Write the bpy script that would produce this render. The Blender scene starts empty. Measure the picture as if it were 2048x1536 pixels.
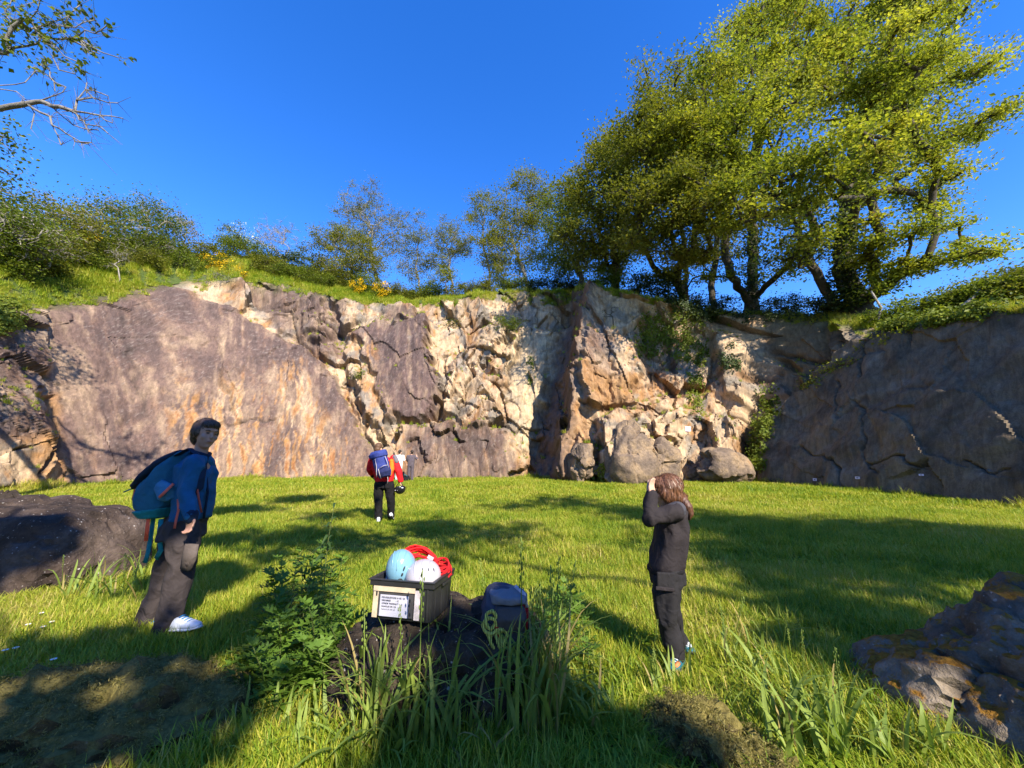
import bpy, bmesh, math, random
import numpy as np
from mathutils import Vector, Matrix, Euler, Quaternion
R = math.radians
scene = bpy.context.scene
C = scene.collection

# ------------------------------------------------------------------ camera
CAM_Z = 1.4
F = 770.0                      # focal length in photo pixels (photo is 2048 x 1536)
PITCH = R(11.2)
SP, CP = math.sin(PITCH), math.cos(PITCH)
cam_d = bpy.data.cameras.new("camera")
cam_d.sensor_fit = 'HORIZONTAL'; cam_d.sensor_width = 36.0; cam_d.lens = 36.0 * F / 2048.0
cam_d.clip_start = 0.05; cam_d.clip_end = 2000
cam = bpy.data.objects.new("camera", cam_d); C.objects.link(cam)
cam.location = (0, 0, CAM_Z); cam.rotation_euler = (math.pi / 2 + PITCH, 0, 0)
scene.camera = cam

# ------------------------------------------------------------------ sky and sun
SUN_EL = R(36.0)
SUN_H = np.array([0.50, -0.866])            # horizontal direction towards the sun
SUN = np.array([SUN_H[0] * math.cos(SUN_EL), SUN_H[1] * math.cos(SUN_EL), math.sin(SUN_EL)])
world = bpy.data.worlds.new("World"); scene.world = world; world.use_nodes = True
wn = world.node_tree; wn.nodes.clear()
sky = wn.nodes.new('ShaderNodeTexSky'); sky.sky_type = 'NISHITA'; sky.sun_disc = False
sky.sun_elevation = SUN_EL
sky.sun_rotation = math.atan2(SUN_H[0], SUN_H[1])
sky.altitude = 300; sky.air_density = 1.0; sky.dust_density = 0.1; sky.ozone_density = 4.0
bg = wn.nodes.new('ShaderNodeBackground'); bg.inputs['Strength'].default_value = 0.14
wo = wn.nodes.new('ShaderNodeOutputWorld')
hs = wn.nodes.new('ShaderNodeHueSaturation'); hs.inputs['Saturation'].default_value = 1.3; hs.inputs['Hue'].default_value = 0.515
wn.links.new(sky.outputs[0], hs.inputs['Color']); wn.links.new(hs.outputs[0], bg.inputs['Color'])
wn.links.new(bg.outputs[0], wo.inputs['Surface'])
sun_d = bpy.data.lights.new("sun", 'SUN'); sun_d.energy = 4.2; sun_d.angle = R(0.53); sun_d.color = (1.0, 0.90, 0.74)
sun = bpy.data.objects.new("sun", sun_d); C.objects.link(sun)
sun.rotation_euler = Vector(SUN.tolist()).to_track_quat('Z', 'Y').to_euler()
sun.location = (20, -40, 40)
vs = scene.view_settings
scene.display_settings.display_device = 'sRGB'
vs.view_transform = 'Standard'; vs.look = 'None'; vs.gamma = 1.0; vs.exposure = 1.5
try: vs.use_curve_mapping = False
except Exception: pass
scene.cycles.max_bounces = 6; scene.cycles.diffuse_bounces = 3; scene.cycles.glossy_bounces = 2
scene.cycles.transmission_bounces = 4; scene.cycles.transparent_max_bounces = 8
scene.cycles.use_denoising = True

# ------------------------------------------------------------------ pixel <-> world
def ray(px, py):
    a = (px - 1024.0) / F; b = (768.0 - py) / F
    return np.array([a, CP - SP * b, SP + CP * b])
def at(px, py, Y):
    r = ray(px, py); t = Y / r[1]
    return Vector((r[0] * t, Y, r[2] * t + CAM_Z))
def on_z(px, py, z=0.0):
    r = ray(px, py); t = (z - CAM_Z) / r[2]
    return Vector((r[0] * t, r[1] * t, z))
def proj(x, y, z):
    z = z - CAM_Z
    f = y * CP + z * SP; u = z * CP - y * SP
    f = np.maximum(f, 0.05)
    return 1024 + F * x / f, 768 - F * u / f
def px_m(py, Y):               # metres per photo pixel at that picture height and world y
    return (Y / ray(1024, py)[1]) / F

# ------------------------------------------------------------------ numpy noise
def _h(ix, iy, iz, seed):
    h = (ix.astype(np.int64) * 73856093) ^ (iy.astype(np.int64) * 19349663) ^ (iz.astype(np.int64) * 83492791) ^ (seed * 2654435761)
    h = (h ^ (h >> 13)) * 1274126177 & 0x7fffffff
    h = (h ^ (h >> 15)) * 2246822519 & 0x7fffffff
    return h ^ (h >> 11)
def noise(p, seed=0):
    p = np.asarray(p, float); i = np.floor(p).astype(np.int64); f = p - i
    w = f * f * f * (f * (f * 6 - 15) + 10)
    out = np.zeros(len(p))
    for dx in (0, 1):
        wx = w[:, 0] if dx else 1 - w[:, 0]
        for dy in (0, 1):
            wy = w[:, 1] if dy else 1 - w[:, 1]
            for dz in (0, 1):
                wz = w[:, 2] if dz else 1 - w[:, 2]
                h = _h(i[:, 0] + dx, i[:, 1] + dy, i[:, 2] + dz, seed)
                gx = ((h & 1023) / 511.5 - 1); gy = (((h >> 10) & 1023) / 511.5 - 1); gz = (((h >> 20) & 1023) / 511.5 - 1)
                out += wx * wy * wz * (gx * (f[:, 0] - dx) + gy * (f[:, 1] - dy) + gz * (f[:, 2] - dz))
    return out * 1.35
def fbm(p, octv=4, seed=0, gain=0.5, lac=2.03):
    p = np.asarray(p, float); s = np.zeros(len(p)); a = 1.0
    for o in range(octv):
        s += a * noise(p, seed + o * 17); p = p * lac; a *= gain
    return s
def voronoi(p, seed=0):
    """nearest cell: F1, F2, id hash, vector from cell centre"""
    p = np.asarray(p, float); i = np.floor(p).astype(np.int64)
    d1 = np.full(len(p), 9.0); d2 = np.full(len(p), 9.0); hid = np.zeros(len(p), np.int64); vec = np.zeros((len(p), 3))
    for dx in (-1, 0, 1):
        for dy in (-1, 0, 1):
            for dz in (-1, 0, 1):
                c = i + np.array([dx, dy, dz]); h = _h(c[:, 0], c[:, 1], c[:, 2], seed)
                q = c + np.stack([(h & 1023) / 1023.0, ((h >> 10) & 1023) / 1023.0, ((h >> 20) & 1023) / 1023.0], 1)
                v = p - q; d = np.sqrt((v * v).sum(1))
                n = d < d1
                d2 = np.where(n, d1, np.minimum(d2, d)); hid = np.where(n, h, hid)
                vec[n] = v[n]; d1 = np.where(n, d, d1)
    return d1, d2, hid, vec
def sstep(a, b, x):
    t = np.clip((x - a) / (b - a), 0, 1); return t * t * (3 - 2 * t)
def poly_sd(X, Y, poly):
    """signed distance to a polygon, positive inside"""
    P = np.array(poly, float); n = len(P)
    d = np.full(X.shape, 1e18); ins = np.zeros(X.shape, bool)
    for k in range(n):
        a = P[k]; b = P[(k + 1) % n]; e = b - a
        wx = X - a[0]; wy = Y - a[1]
        t = np.clip((wx * e[0] + wy * e[1]) / max(e @ e, 1e-9), 0, 1)
        d = np.minimum(d, (wx - t * e[0]) ** 2 + (wy - t * e[1]) ** 2)
        c = ((a[1] > Y) != (b[1] > Y)) & (X < (b[0] - a[0]) * (Y - a[1]) / (b[1] - a[1] + 1e-12) + a[0])
        ins ^= c
    d = np.sqrt(d)
    return np.where(ins, d, -d)
def line_d(X, Y, pts):
    d = np.full(X.shape, 1e18)
    for a, b in zip(pts[:-1], pts[1:]):
        a = np.array(a, float); b = np.array(b, float); e = b - a
        wx = X - a[0]; wy = Y - a[1]
        t = np.clip((wx * e[0] + wy * e[1]) / max(e @ e, 1e-9), 0, 1)
        d = np.minimum(d, (wx - t * e[0]) ** 2 + (wy - t * e[1]) ** 2)
    return np.sqrt(d)

# ------------------------------------------------------------------ mesh helpers
def mesh_np(name, V, faces, k=None, smooth=True):
    """V (n,3), faces (m,k) ints -> mesh datablock, fast"""
    V = np.asarray(V, np.float32); Fa = np.asarray(faces, np.int32)
    m = bpy.data.meshes.new(name)
    m.vertices.add(len(V)); m.vertices.foreach_set('co', V.ravel())
    k = Fa.shape[1]
    m.loops.add(Fa.size); m.loops.foreach_set('vertex_index', Fa.ravel())
    m.polygons.add(len(Fa)); m.polygons.foreach_set('loop_start', np.arange(0, Fa.size, k, dtype=np.int32))
    m.update(calc_edges=True)
    m.polygons.foreach_set('use_smooth', np.full(len(Fa), smooth))
    m.validate()
    return m
def link(name, mesh, mat=None, parent=None):
    o = bpy.data.objects.new(name, mesh); C.objects.link(o)
    if mat is not None:
        mesh.materials.clear()
        for mm in (mat if isinstance(mat, (list, tuple)) else [mat]): mesh.materials.append(mm)
    if parent is not None: o.parent = parent
    return o
def empty(name, loc=(0, 0, 0), rz=0.0):
    o = bpy.data.objects.new(name, None); C.objects.link(o); o.empty_display_size = 0.2
    o.location = loc; o.rotation_euler = (0, 0, rz); return o
def tag(o, label=None, cat=None, group=None, kind=None):
    if label: o['label'] = label
    if cat: o['category'] = cat
    if group: o['group'] = group
    if kind: o['kind'] = kind
    return o
def attr(m, name, typ, dom, data):
    a = m.attributes.new(name, typ, dom)
    key = {'FLOAT': 'value', 'INT': 'value', 'FLOAT_VECTOR': 'vector', 'FLOAT_COLOR': 'color'}[typ]
    a.data.foreach_set(key, np.asarray(data, np.int32 if typ == 'INT' else np.float32).ravel())
class MB:
    """collects shapes for one mesh"""
    def __init__(s): s.v = []; s.f = []
    def add(s, v, f):
        o = len(s.v); s.v += [tuple(p) for p in v]; s.f += [tuple(i + o for i in q) for q in f]; return s
    def box(s, c, size, M=None):
        x, y, z = [q / 2 for q in size]; c = Vector(c)
        v = [Vector(p) for p in ((-x,-y,-z),(x,-y,-z),(x,y,-z),(-x,y,-z),(-x,-y,z),(x,-y,z),(x,y,z),(-x,y,z))]
        if M is not None: v = [M @ p for p in v]
        return s.add([p + c for p in v], [(0,3,2,1),(4,5,6,7),(0,1,5,4),(1,2,6,5),(2,3,7,6),(3,0,4,7)])
    def tube(s, pts, rad, n=8, cap=True, flat=1.0, up=None):
        pts = [Vector(p) for p in pts]; m = len(pts)
        if not hasattr(rad, '__len__'): rad = [rad] * m
        vs_, fs = [], []; u = None
        for i, p in enumerate(pts):
            d = (pts[min(i + 1, m - 1)] - pts[max(i - 1, 0)])
            d = d.normalized() if d.length > 1e-9 else Vector((0, 0, 1))
            if u is None:
                ref = Vector(up) if up is not None else (Vector((0, 0, 1)) if abs(d.z) < 0.9 else Vector((1, 0, 0)))
                u = (ref - d * ref.dot(d)).normalized()
            else:
                u = (u - d * u.dot(d)).normalized()
            w = d.cross(u)
            for k in range(n):
                a = 2 * math.pi * k / n
                vs_.append(p + (u * math.cos(a) * flat + w * math.sin(a)) * rad[i])
        for i in range(m - 1):
            for k in range(n):
                fs.append((i * n + k, i * n + (k + 1) % n, (i + 1) * n + (k + 1) % n, (i + 1) * n + k))
        if cap:
            fs.append(tuple(reversed(range(n)))); fs.append(tuple((m - 1) * n + k for k in range(n)))
        return s.add(vs_, fs)
    def ell(s, c, r, M=None, nu=16, nv=10, zmin=-1.0):
        c = Vector(c); r = (r, r, r) if not hasattr(r, '__len__') else r
        vs_ = []; fs = []
        for j in range(nv + 1):
            t = -math.pi / 2 + math.pi * j / nv
            for i in range(nu):
                a = 2 * math.pi * i / nu
                p = Vector((math.cos(t) * math.cos(a) * r[0], math.cos(t) * math.sin(a) * r[1], max(zmin, math.sin(t)) * r[2]))
                vs_.append((M @ p if M is not None else p) + c)
        for j in range(nv):
            for i in range(nu):
                fs.append((j * nu + i, j * nu + (i + 1) % nu, (j + 1) * nu + (i + 1) % nu, (j + 1) * nu + i))
        return s.add(vs_, fs)
    def mesh(s, name, smooth=True, merge=0.0):
        m = bpy.data.meshes.new(name); m.from_pydata([tuple(p) for p in s.v], [], s.f); m.update()
        bm = bmesh.new(); bm.from_mesh(m)
        bmesh.ops.remove_doubles(bm, verts=bm.verts, dist=max(merge, 1e-6))
        bmesh.ops.recalc_face_normals(bm, faces=bm.faces)
        bm.to_mesh(m); bm.free()
        m.polygons.foreach_set('use_smooth', np.full(len(m.polygons), smooth)); return m
    def build(s, name, mat, parent=None, smooth=True, bevel=0.0, merge=0.0):
        o = link(name, s.mesh(name, smooth, merge), mat, parent)
        if bevel:
            b = o.modifiers.new('bevel', 'BEVEL'); b.width = bevel; b.segments = 2; b.limit_method = 'ANGLE'
        return o

# ------------------------------------------------------------------ materials
class NT:
    def __init__(s, name):
        s.m = bpy.data.materials.new(name); s.m.use_nodes = True; s.t = s.m.node_tree
        s.t.nodes.clear(); s.out = s.t.nodes.new('ShaderNodeOutputMaterial')
    def n(s, typ, ins=None, **props):
        nd = s.t.nodes.new(typ)
        for k, v in props.items(): setattr(nd, k, v)
        for k, v in (ins or {}).items(): s.put(nd.inputs[k], v)
        return nd
    def put(s, sock, v):
        if isinstance(v, bpy.types.NodeSocket): s.t.links.new(v, sock)
        elif isinstance(v, bpy.types.Node): s.t.links.new(v.outputs[0], sock)
        else:
            if hasattr(v, '__len__') and len(v) == 3 and sock.type == 'RGBA': v = (*v, 1)
            sock.default_value = v
    def pos(s): return s.n('ShaderNodeNewGeometry').outputs['Position']
    def obj(s): return s.n('ShaderNodeTexCoord').outputs['Object']
    def noise(s, scale, vec=None, detail=4, rough=0.55, dist=0.0):
        return s.n('ShaderNodeTexNoise', {'Vector': vec if vec is not None else s.obj(), 'Scale': scale, 'Detail': detail, 'Roughness': rough, 'Distortion': dist}).outputs['Fac']
    def ramp(s, fac, stops):
        r = s.n('ShaderNodeValToRGB', {'Fac': fac}); e = r.color_ramp.elements
        while len(e) < len(stops): e.new(0.5)
        for q, (p, c) in zip(e, stops): q.position = p; q.color = (*c, 1) if len(c) == 3 else c
        return r.outputs[0]
    def mix(s, fac, a, b, mode='MIX'):
        m = s.n('ShaderNodeMix', data_type='RGBA', blend_type=mode)
        s.put(m.inputs['Factor'], fac); s.put(m.inputs[6], a); s.put(m.inputs[7], b); return m.outputs[2]
    def math(s, op, a, b=0.0):
        m = s.n('ShaderNodeMath', operation=op); s.put(m.inputs[0], a); s.put(m.inputs[1], b); return m.outputs[0]
    def attr(s, name, typ='GEOMETRY'):
        return s.n('ShaderNodeAttribute', attribute_name=name, attribute_type=typ)
    def bsdf(s, col, rough=0.8, spec=0.3, bump=None, bstr=0.3, bdist=0.02, metal=0.0, coat=0.0):
        b = s.n('ShaderNodeBsdfPrincipled', {'Base Color': col, 'Roughness': rough, 'Specular IOR Level': spec, 'Metallic': metal, 'Coat Weight': coat})
        if bump is not None:
            s.put(b.inputs['Normal'], s.n('ShaderNodeBump', {'Height': bump, 'Strength': bstr, 'Distance': bdist}))
        return b
    def done(s, sh): s.put(s.out.inputs['Surface'], sh); return s.m
def leaf_mat(name, stops, trans=0.4, rough=0.55, vscale=0.5, spec=0.25):
    n = NT(name)
    col = n.ramp(n.attr('rnd').outputs['Fac'], stops)
    nz = n.noise(vscale, n.pos(), 2)
    col = n.mix(1.0, col, n.ramp(nz, [(0.3, (0.72, 0.75, 0.7)), (0.7, (1.18, 1.15, 1.0))]), 'MULTIPLY')
    b = n.bsdf(col, rough, spec)
    tr = n.n('ShaderNodeBsdfTranslucent', {'Color': n.mix(1.0, col, (1.15, 1.2, 0.6), 'MULTIPLY')})
    return n.done(n.n('ShaderNodeMixShader', {0: trans, 1: b, 2: tr}))
def plain(name, col, rough=0.7, spec=0.3, var=0.12, scale=30, bstr=0.15, bdist=0.003, metal=0.0, coat=0.0, bscale=None):
    n = NT(name); nz = n.noise(scale)
    c = n.mix(1.0, col, n.ramp(nz, [(0.3, (1 - var,) * 3), (0.7, (1 + var,) * 3)]), 'MULTIPLY')
    return n.done(n.bsdf(c, rough, spec, n.noise(bscale or scale * 4), bstr, bdist, metal, coat))
# ================================================================== THE SETTING
# ---- plan of the quarry wall: x, y of its foot, lean back per metre, height (off frame), slopes of the ground above
CT = np.array([
    (-23.0, -6.0, .40, 3.0, .5, .3), (-22.0, 2.0, .40, 5.0, .6, .35), (-21.0, 8.0, .42, 8.0, .7, .4), (-20.6, 12.0, .42, 9.0, .8, .45), (-20.6, 15.5, .42, 9.5, .85, .45),
    (-21.2, 18.6, .42, 10., .85, .45), (-19.8, 21.5, .44, 11, .80, .40), (-16.5, 23.2, .44, 12, .70, .35), (-13.0, 24.2, .40, 12, .60, .25),
    (-9.0, 25.0, .34, 12, .55, .20), (-5.2, 25.2, .26, 12, .45, .12), (-2.0, 25.2, .22, 12, .35, .05), (1.5, 25.0, .18, 12, .25, .0),
    (5.4, 24.3, .16, 12, .15, -.02), (8.5, 23.6, .16, 12, .05, -.04), (11.5, 23.2, .20, 10, .0, -.05), (13.9, 22.3, .34, 9, .0, -.05),
    (14.7, 18.5, .42, 8, .05, -.03), (15.25, 14.5, .42, 7, .15, -.02), (15.7, 12.0, .42, 6.4, .2, .0), (16.0, 9.5, .45, 4.6, .2, .0),
    (16.6, 6.5, .6, 2.6, .15, .0), (17.6, 3.0, .9, 1.0, .1, .0), (19.0, -2.0, 1.0, .5, .1, .0)], float)
RIM = np.array([(-700, 620), (-200, 618), (0, 610), (130, 604), (200, 594), (290, 575), (350, 563), (430, 560), (500, 562), (580, 570), (650, 588), (740, 602),
    (800, 606), (860, 604), (950, 590), (1050, 582), (1140, 584), (1180, 572), (1240, 585), (1330, 606), (1400, 622), (1550, 628), (1640, 632), (1700, 648), (1760, 656),
    (1850, 642), (1950, 628), (2048, 612), (2400, 600)], float)
def gz(x, y):
    """height of the meadow"""
    x = np.asarray(x, float); y = np.asarray(y, float)
    p = np.stack([x.ravel() * .35, y.ravel() * .35, np.zeros(x.size)], 1)
    z = .24 * sstep(9, 24, y) + (.05 * noise(p, 3).reshape(x.shape) + .02 * noise(p * 3.1, 5).reshape(x.shape)) * sstep(1.5, 5, np.hypot(x, y))
    return z
def gzf(x, y): return float(gz(np.array([x]), np.array([y]))[0])

def resample(P, step):
    seg = np.hypot(np.diff(P[:, 0]), np.diff(P[:, 1])); t = np.concatenate([[0], np.cumsum(seg)])
    fine = np.arange(0, t[-1], .05)
    Q = np.stack([np.interp(fine, t, P[:, k]) for k in range(P.shape[1])], 1)
    k = np.exp(-.5 * (np.arange(-30, 31) * .05 / .75) ** 2); k /= k.sum()
    Qp = np.pad(Q, ((30, 30), (0, 0)), mode='edge')
    Q = np.stack([np.convolve(Qp[:, j], k, 'valid') for j in range(Q.shape[1])], 1)
    seg = np.hypot(np.diff(Q[:, 0]), np.diff(Q[:, 1])); t = np.concatenate([[0], np.cumsum(seg)])
    return Q, t
Qf, tf = resample(CT, .05)
# finer columns where the photograph looks, coarser behind the camera
smp = []; s_ = 0.0
while s_ < tf[-1]:
    smp.append(s_); yb = np.interp(s_, tf, Qf[:, 1]); s_ += .062 if yb > 11 else .16
S = np.array(smp)
BX, BY, LEAN, HOFF, K1, K2 = [np.interp(S, tf, Qf[:, k]) for k in range(6)]
tx = np.gradient(BX, S); ty = np.gradient(BY, S)
k = np.exp(-.5 * (np.arange(-12, 13) / 5.0) ** 2); k /= k.sum()
tx = np.convolve(np.pad(tx, 12, mode='edge'), k, 'valid'); ty = np.convolve(np.pad(ty, 12, mode='edge'), k, 'valid')
L_ = np.hypot(tx, ty); tx /= L_; ty /= L_
NX, NY = ty, -tx                                   # towards the meadow
Z0 = gz(BX, BY)
def wall(h): return BX - NX * LEAN * h, BY - NY * LEAN * h, Z0 + h
lo = np.full(len(S), .3); hi = np.full(len(S), 25.)
for _ in range(34):
    mid = (lo + hi) / 2; x, y, z = wall(mid); Xp, Yp = proj(x, y, z)
    g = Yp - np.interp(Xp, RIM[:, 0], RIM[:, 1]); lo = np.where(g > 0, mid, lo); hi = np.where(g > 0, hi, mid)
HT = (lo + hi) / 2
xb_, yb_, zb_ = wall(HT * 0 + .5); Xb, _ = proj(xb_, yb_, zb_)
off = (BY < 11.5) | (Xb < -150) | (Xb > 2150)
HT = np.where(off, HOFF, HT)
w = sstep(0, 1, np.clip((BY - 9) / 4, 0, 1)); HT = HT * w + HOFF * (1 - w)
HT = np.convolve(np.pad(HT, 12, mode='edge'), k, 'valid')
HT = HT + .30 * fbm(np.stack([S * .8, S * 0, S * 0], 1), 4, 8)
NR = 215
ROW = np.concatenate([[-.05], np.linspace(0, 1, NR)])
SS, RR = np.meshgrid(S, ROW); HH = RR * HT[None, :]
HH[0] = -.8
ncol = len(S); nrow = len(ROW)
top = np.maximum(0, HH - (HT[None, :] - 1.0))
back = LEAN[None, :] * HH + .55 * top ** 2
PX = BX[None] - NX[None] * back; PY = BY[None] - NY[None] * back; PZ = Z0[None] + HH
U, V = proj(PX, PY, PZ)                             # where the bare wall shows in the picture
sh3 = np.stack([SS.ravel(), HH.ravel(), np.zeros(SS.size)], 1)
wx_ = (fbm(sh3 * .9, 4, 21) * 15).reshape(SS.shape); wy_ = (fbm(sh3 * .9, 4, 33) * 13).reshape(SS.shape)
X, Y = U + wx_, V + wy_
D = np.zeros_like(X)
def blk(poly, amp, soft=7, gx=0., gy=0.):
    global D
    sd = poly_sd(X, Y, poly); m = sstep(-soft, soft, sd)
    c = np.mean(np.array(poly, float), 0)
    D = D + m * (amp + gx * (X - c[0]) / 100 + gy * (Y - c[1]) / 100)
    return m
m_ul = blk([(310, 560), (470, 630), (600, 695), (662, 742), (700, 830), (745, 905), (775, 900), (720, 800), (690, 740), (690, 660), (650, 585), (560, 545), (380, 545)], -.75, 6)
blk([(520, 590), (560, 570), (640, 600), (668, 650), (640, 690), (560, 660)], .45, 6, gx=.5)
blk([(600, 640), (650, 655), (672, 700), (640, 712), (590, 680)], .4, 5)
blk([(600, 668), (645, 662), (648, 676), (606, 680)], -.5, 4)
blk([(695, 770), (705, 745), (730, 738), (760, 790), (778, 850), (765, 885), (745, 900), (700, 800)], .55, 7)
m_pil = blk([(700, 672), (760, 655), (850, 660), (858, 720), (884, 790), (866, 850), (770, 850), (745, 745)], .95, 6, gx=.4)
blk([(676, 640), (700, 622), (722, 632), (722, 652), (690, 660)], .5, 5)
blk([(765, 622), (800, 608), (862, 655), (800, 664), (768, 655)], .6, 5, gx=.4)
blk([(862, 662), (925, 660), (935, 740), (880, 800), (858, 720)], -.25, 6)
m_blk = blk([(930, 690), (1000, 668), (1050, 690), (1010, 760), (1000, 850), (960, 870), (880, 840), (900, 770)], .55, 8)
blk([(864, 812), (884, 815), (896, 842), (880, 856), (862, 846)], -1.0, 5)
blk([(935, 735), (950, 740), (948, 765), (938, 765)], -.7, 4)
blk([(958, 732), (985, 735), (992, 770), (975, 755)], -.8, 4)
blk([(960, 795), (985, 812), (990, 822), (962, 806)], -.5, 3)
blk([(990, 700), (1010, 690), (1030, 700), (1000, 722), (985, 730)], -.6, 4)
blk([(800, 866), (870, 858), (1000, 862), (1050, 900), (1092, 950), (1085, 985), (815, 985), (800, 930)], .85, 6, gx=-.3)
blk([(905, 866), (915, 866), (925, 896), (918, 896)], -.5, 3)
blk([(830, 890), (842, 890), (862, 930), (850, 936)], -.45, 4)
m_wall = blk([(1000, 660), (1112, 660), (1092, 850), (1060, 930), (1010, 870), (1000, 780)], -.25, 8)
m_tier = blk([(845, 657), (1000, 664), (1145, 662), (1152, 540), (780, 540), (800, 600)], -1.25, 5)
# the deep corner: its left-facing plane stays in the shade
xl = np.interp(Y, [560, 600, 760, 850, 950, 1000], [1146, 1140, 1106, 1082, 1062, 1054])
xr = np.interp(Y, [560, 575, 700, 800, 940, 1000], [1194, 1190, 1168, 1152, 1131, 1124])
fin = np.clip((X - xl) / (xr - xl), 0, 1)
fin = np.where(fin < .5, fin * .15, .075 + .925 * sstep(.5, .98, fin))
fade = 3.7 - 2.6 * np.clip((X - xr) / 230, 0, 1) - .6 * sstep(1450, 1540, X)
D += fin * fade * sstep(1640, 1530, X)
D -= .8 * np.exp(-((X - xl - 2) / 18) ** 2)
m_but = blk([(1180, 705), (1215, 678), (1268, 705), (1264, 790), (1258, 832), (1172, 838), (1160, 790)], .75, 8, gy=.25)
blk([(1215, 700), (1222, 700), (1226, 820), (1214, 826)], -.22, 4)
m_low = blk([(1215, 842), (1300, 808), (1420, 850), (1480, 900), (1496, 990), (1135, 990), (1150, 930), (1190, 880)], .95, 8)
blk([(1218, 850), (1262, 822), (1290, 880), (1260, 960), (1200, 965), (1196, 900)], .4, 6)
blk([(1290, 885), (1325, 880), (1330, 950), (1290, 962)], .35, 6)
blk([(1400, 905), (1470, 905), (1492, 940), (1470, 972), (1395, 972)], .45, 8)
blk([(1430, 850), (1462, 860), (1480, 905), (1440, 900)], .35, 5)
m_ivy = blk([(1272, 625), (1400, 632), (1440, 740), (1400, 805), (1295, 792), (1268, 705)], -.8, 9)
blk([(1425, 690), (1480, 680), (1522, 718), (1500, 820), (1446, 800)], .55, 7)
blk([(1320, 740), (1400, 760), (1440, 850), (1360, 830), (1300, 800)], .3, 6)
m_gul = blk([(1505, 700), (1560, 715), (1600, 768), (1548, 862), (1535, 990), (1492, 990), (1486, 870)], -1.1, 9)
m_rec = blk([(1390, 600), (1655, 600), (1700, 690), (1610, 760), (1525, 705), (1430, 680)], -.9, 9)
blk([(1640, 640), (1690, 632), (1700, 690), (1650, 700)], .6, 5)
m_rs = blk([(1528, 990), (1552, 872), (1604, 788), (1700, 704), (1800, 657), (2500, 560), (2500, 1200), (1528, 1200)], .7, 6)
m_ls = sstep(-10, 10, poly_sd(X, Y, [(100, 560), (310, 560), (470, 630), (600, 695), (662, 742), (700, 830), (745, 905), (760, 1000), (110, 1000), (95, 800)]))
blk([(-300, 560), (85, 600), (95, 700), (70, 810), (85, 900), (70, 1010), (-300, 1010)], .35, 6)
blk([(60, 800), (110, 790), (118, 900), (80, 930)], -.3, 6)
crk = np.zeros_like(D)
def crack(pts, depth, wpx):
    global D, crk
    d = line_d(X, Y, pts); m = np.exp(-(d / wpx) ** 2); D = D - depth * m; crk = np.maximum(crk, m)
for pts, dp, wp in [
    ([(1765, 938), (1790, 936), (1820, 932), (1850, 935), (1868, 946), (1888, 938)], .45, 3.5), ([(1685, 928), (1700, 948), (1712, 965), (1745, 990)], .4, 4),
    ([(1700, 775), (1698, 845)], .25, 2.5), ([(1620, 905), (1650, 918), (1690, 930)], .3, 3), ([(1752, 690), (1744, 762)], .35, 5),
    ([(1757, 920), (1756, 860), (1750, 820)], .22, 3), ([(1757, 925), (1765, 945), (1790, 965)], .25, 3), ([(1605, 790), (1700, 740), (1800, 712)], .18, 4), ([(1700, 850), (1780, 815), (1900, 780)], .15, 5),
    ([(1840, 705), (1844, 660)], .25, 4), ([(1960, 935), (2000, 955), (2060, 958)], .3, 3), ([(1540, 700), (1610, 712), (1700, 690)], .35, 5),
    ([(690, 745), (715, 810), (748, 905)], .35, 4), ([(780, 870), (1000, 858)], .25, 4), ([(1000, 858), (1040, 870), (1092, 862)], .2, 3), ([(1010, 880), (1050, 905)], .2, 3),
    ([(1262, 855), (1290, 890), (1325, 900)], .35, 4), ([(1325, 895), (1330, 960)], .35, 4), ([(1400, 900), (1392, 970)], .35, 4), ([(1190, 880), (1165, 940)], .4, 5), ([(1195, 900), (1190, 965)], .45, 6),
    ([(1160, 838), (1270, 832), (1300, 808)], .35, 4), ([(880, 720), (905, 790), (950, 830)], .25, 3), ([(1050, 690), (1010, 770), (1040, 850)], .15, 3),
    ([(60, 960), (70, 915), (85, 880)], .5, 4), ([(0, 910), (30, 905)], .4, 3), ([(430, 740), (450, 790), (480, 850)], .1, 5), ([(450, 850), (520, 845), (560, 838)], .12, 3), ([(300, 850), (260, 720), (250, 640)], .05, 6)]:
    crack(pts, dp * (.5 if pts[0][0] > 1590 else 1), wp * (.65 if pts[0][0] > 1590 else 1))
def zone(poly, soft=25): return sstep(-soft, soft, poly_sd(X, Y, poly))
rough = .30 + 0 * D
rough = rough * (1 - m_ls) + .09 * m_ls
rough = rough * (1 - m_pil) + .10 * m_pil
rough = rough * (1 - m_rs) + .10 * m_rs
rough += .45 * zone([(870, 690), (1010, 670), (1010, 870), (880, 860)]) + .5 * zone([(840, 590), (1150, 580), (1140, 660), (900, 665)])
rough += .45 * zone([(1180, 830), (1500, 830), (1520, 980), (1150, 980)]) + .5 * zone([(400, 540), (690, 570), (690, 720), (600, 700)])
rough += .35 * zone([(1240, 600), (1540, 620), (1520, 830), (1300, 810)]) + .25 * zone([(-300, 600), (80, 600), (80, 1000), (-300, 1000)])
rough *= 1 - .6 * np.exp(-((X - (xl + xr) / 2) / 30) ** 2)
wv = np.stack([fbm(sh3 * .7, 3, 41), fbm(sh3 * .7, 3, 42), 0 * sh3[:, 0]], 1)
def facets(scale, seed, skew=.35):
    q = sh3 * np.array([1, .72, 1]) ; q[:, 0] += skew * sh3[:, 1]
    d1, d2, hid, vec = voronoi((q + wv * .22) * scale, seed)
    a = ((hid >> 3) & 255) / 127.5 - 1; b = ((hid >> 11) & 255) / 127.5 - 1; c = ((hid >> 19) & 255) / 255.0
    f = .8 * (c - .5) + a * vec[:, 0] * 1.25 + b * vec[:, 1] * 1.25
    return f.reshape(D.shape), sstep(.09, .0, d2 - d1).reshape(D.shape), c.reshape(D.shape)
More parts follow.
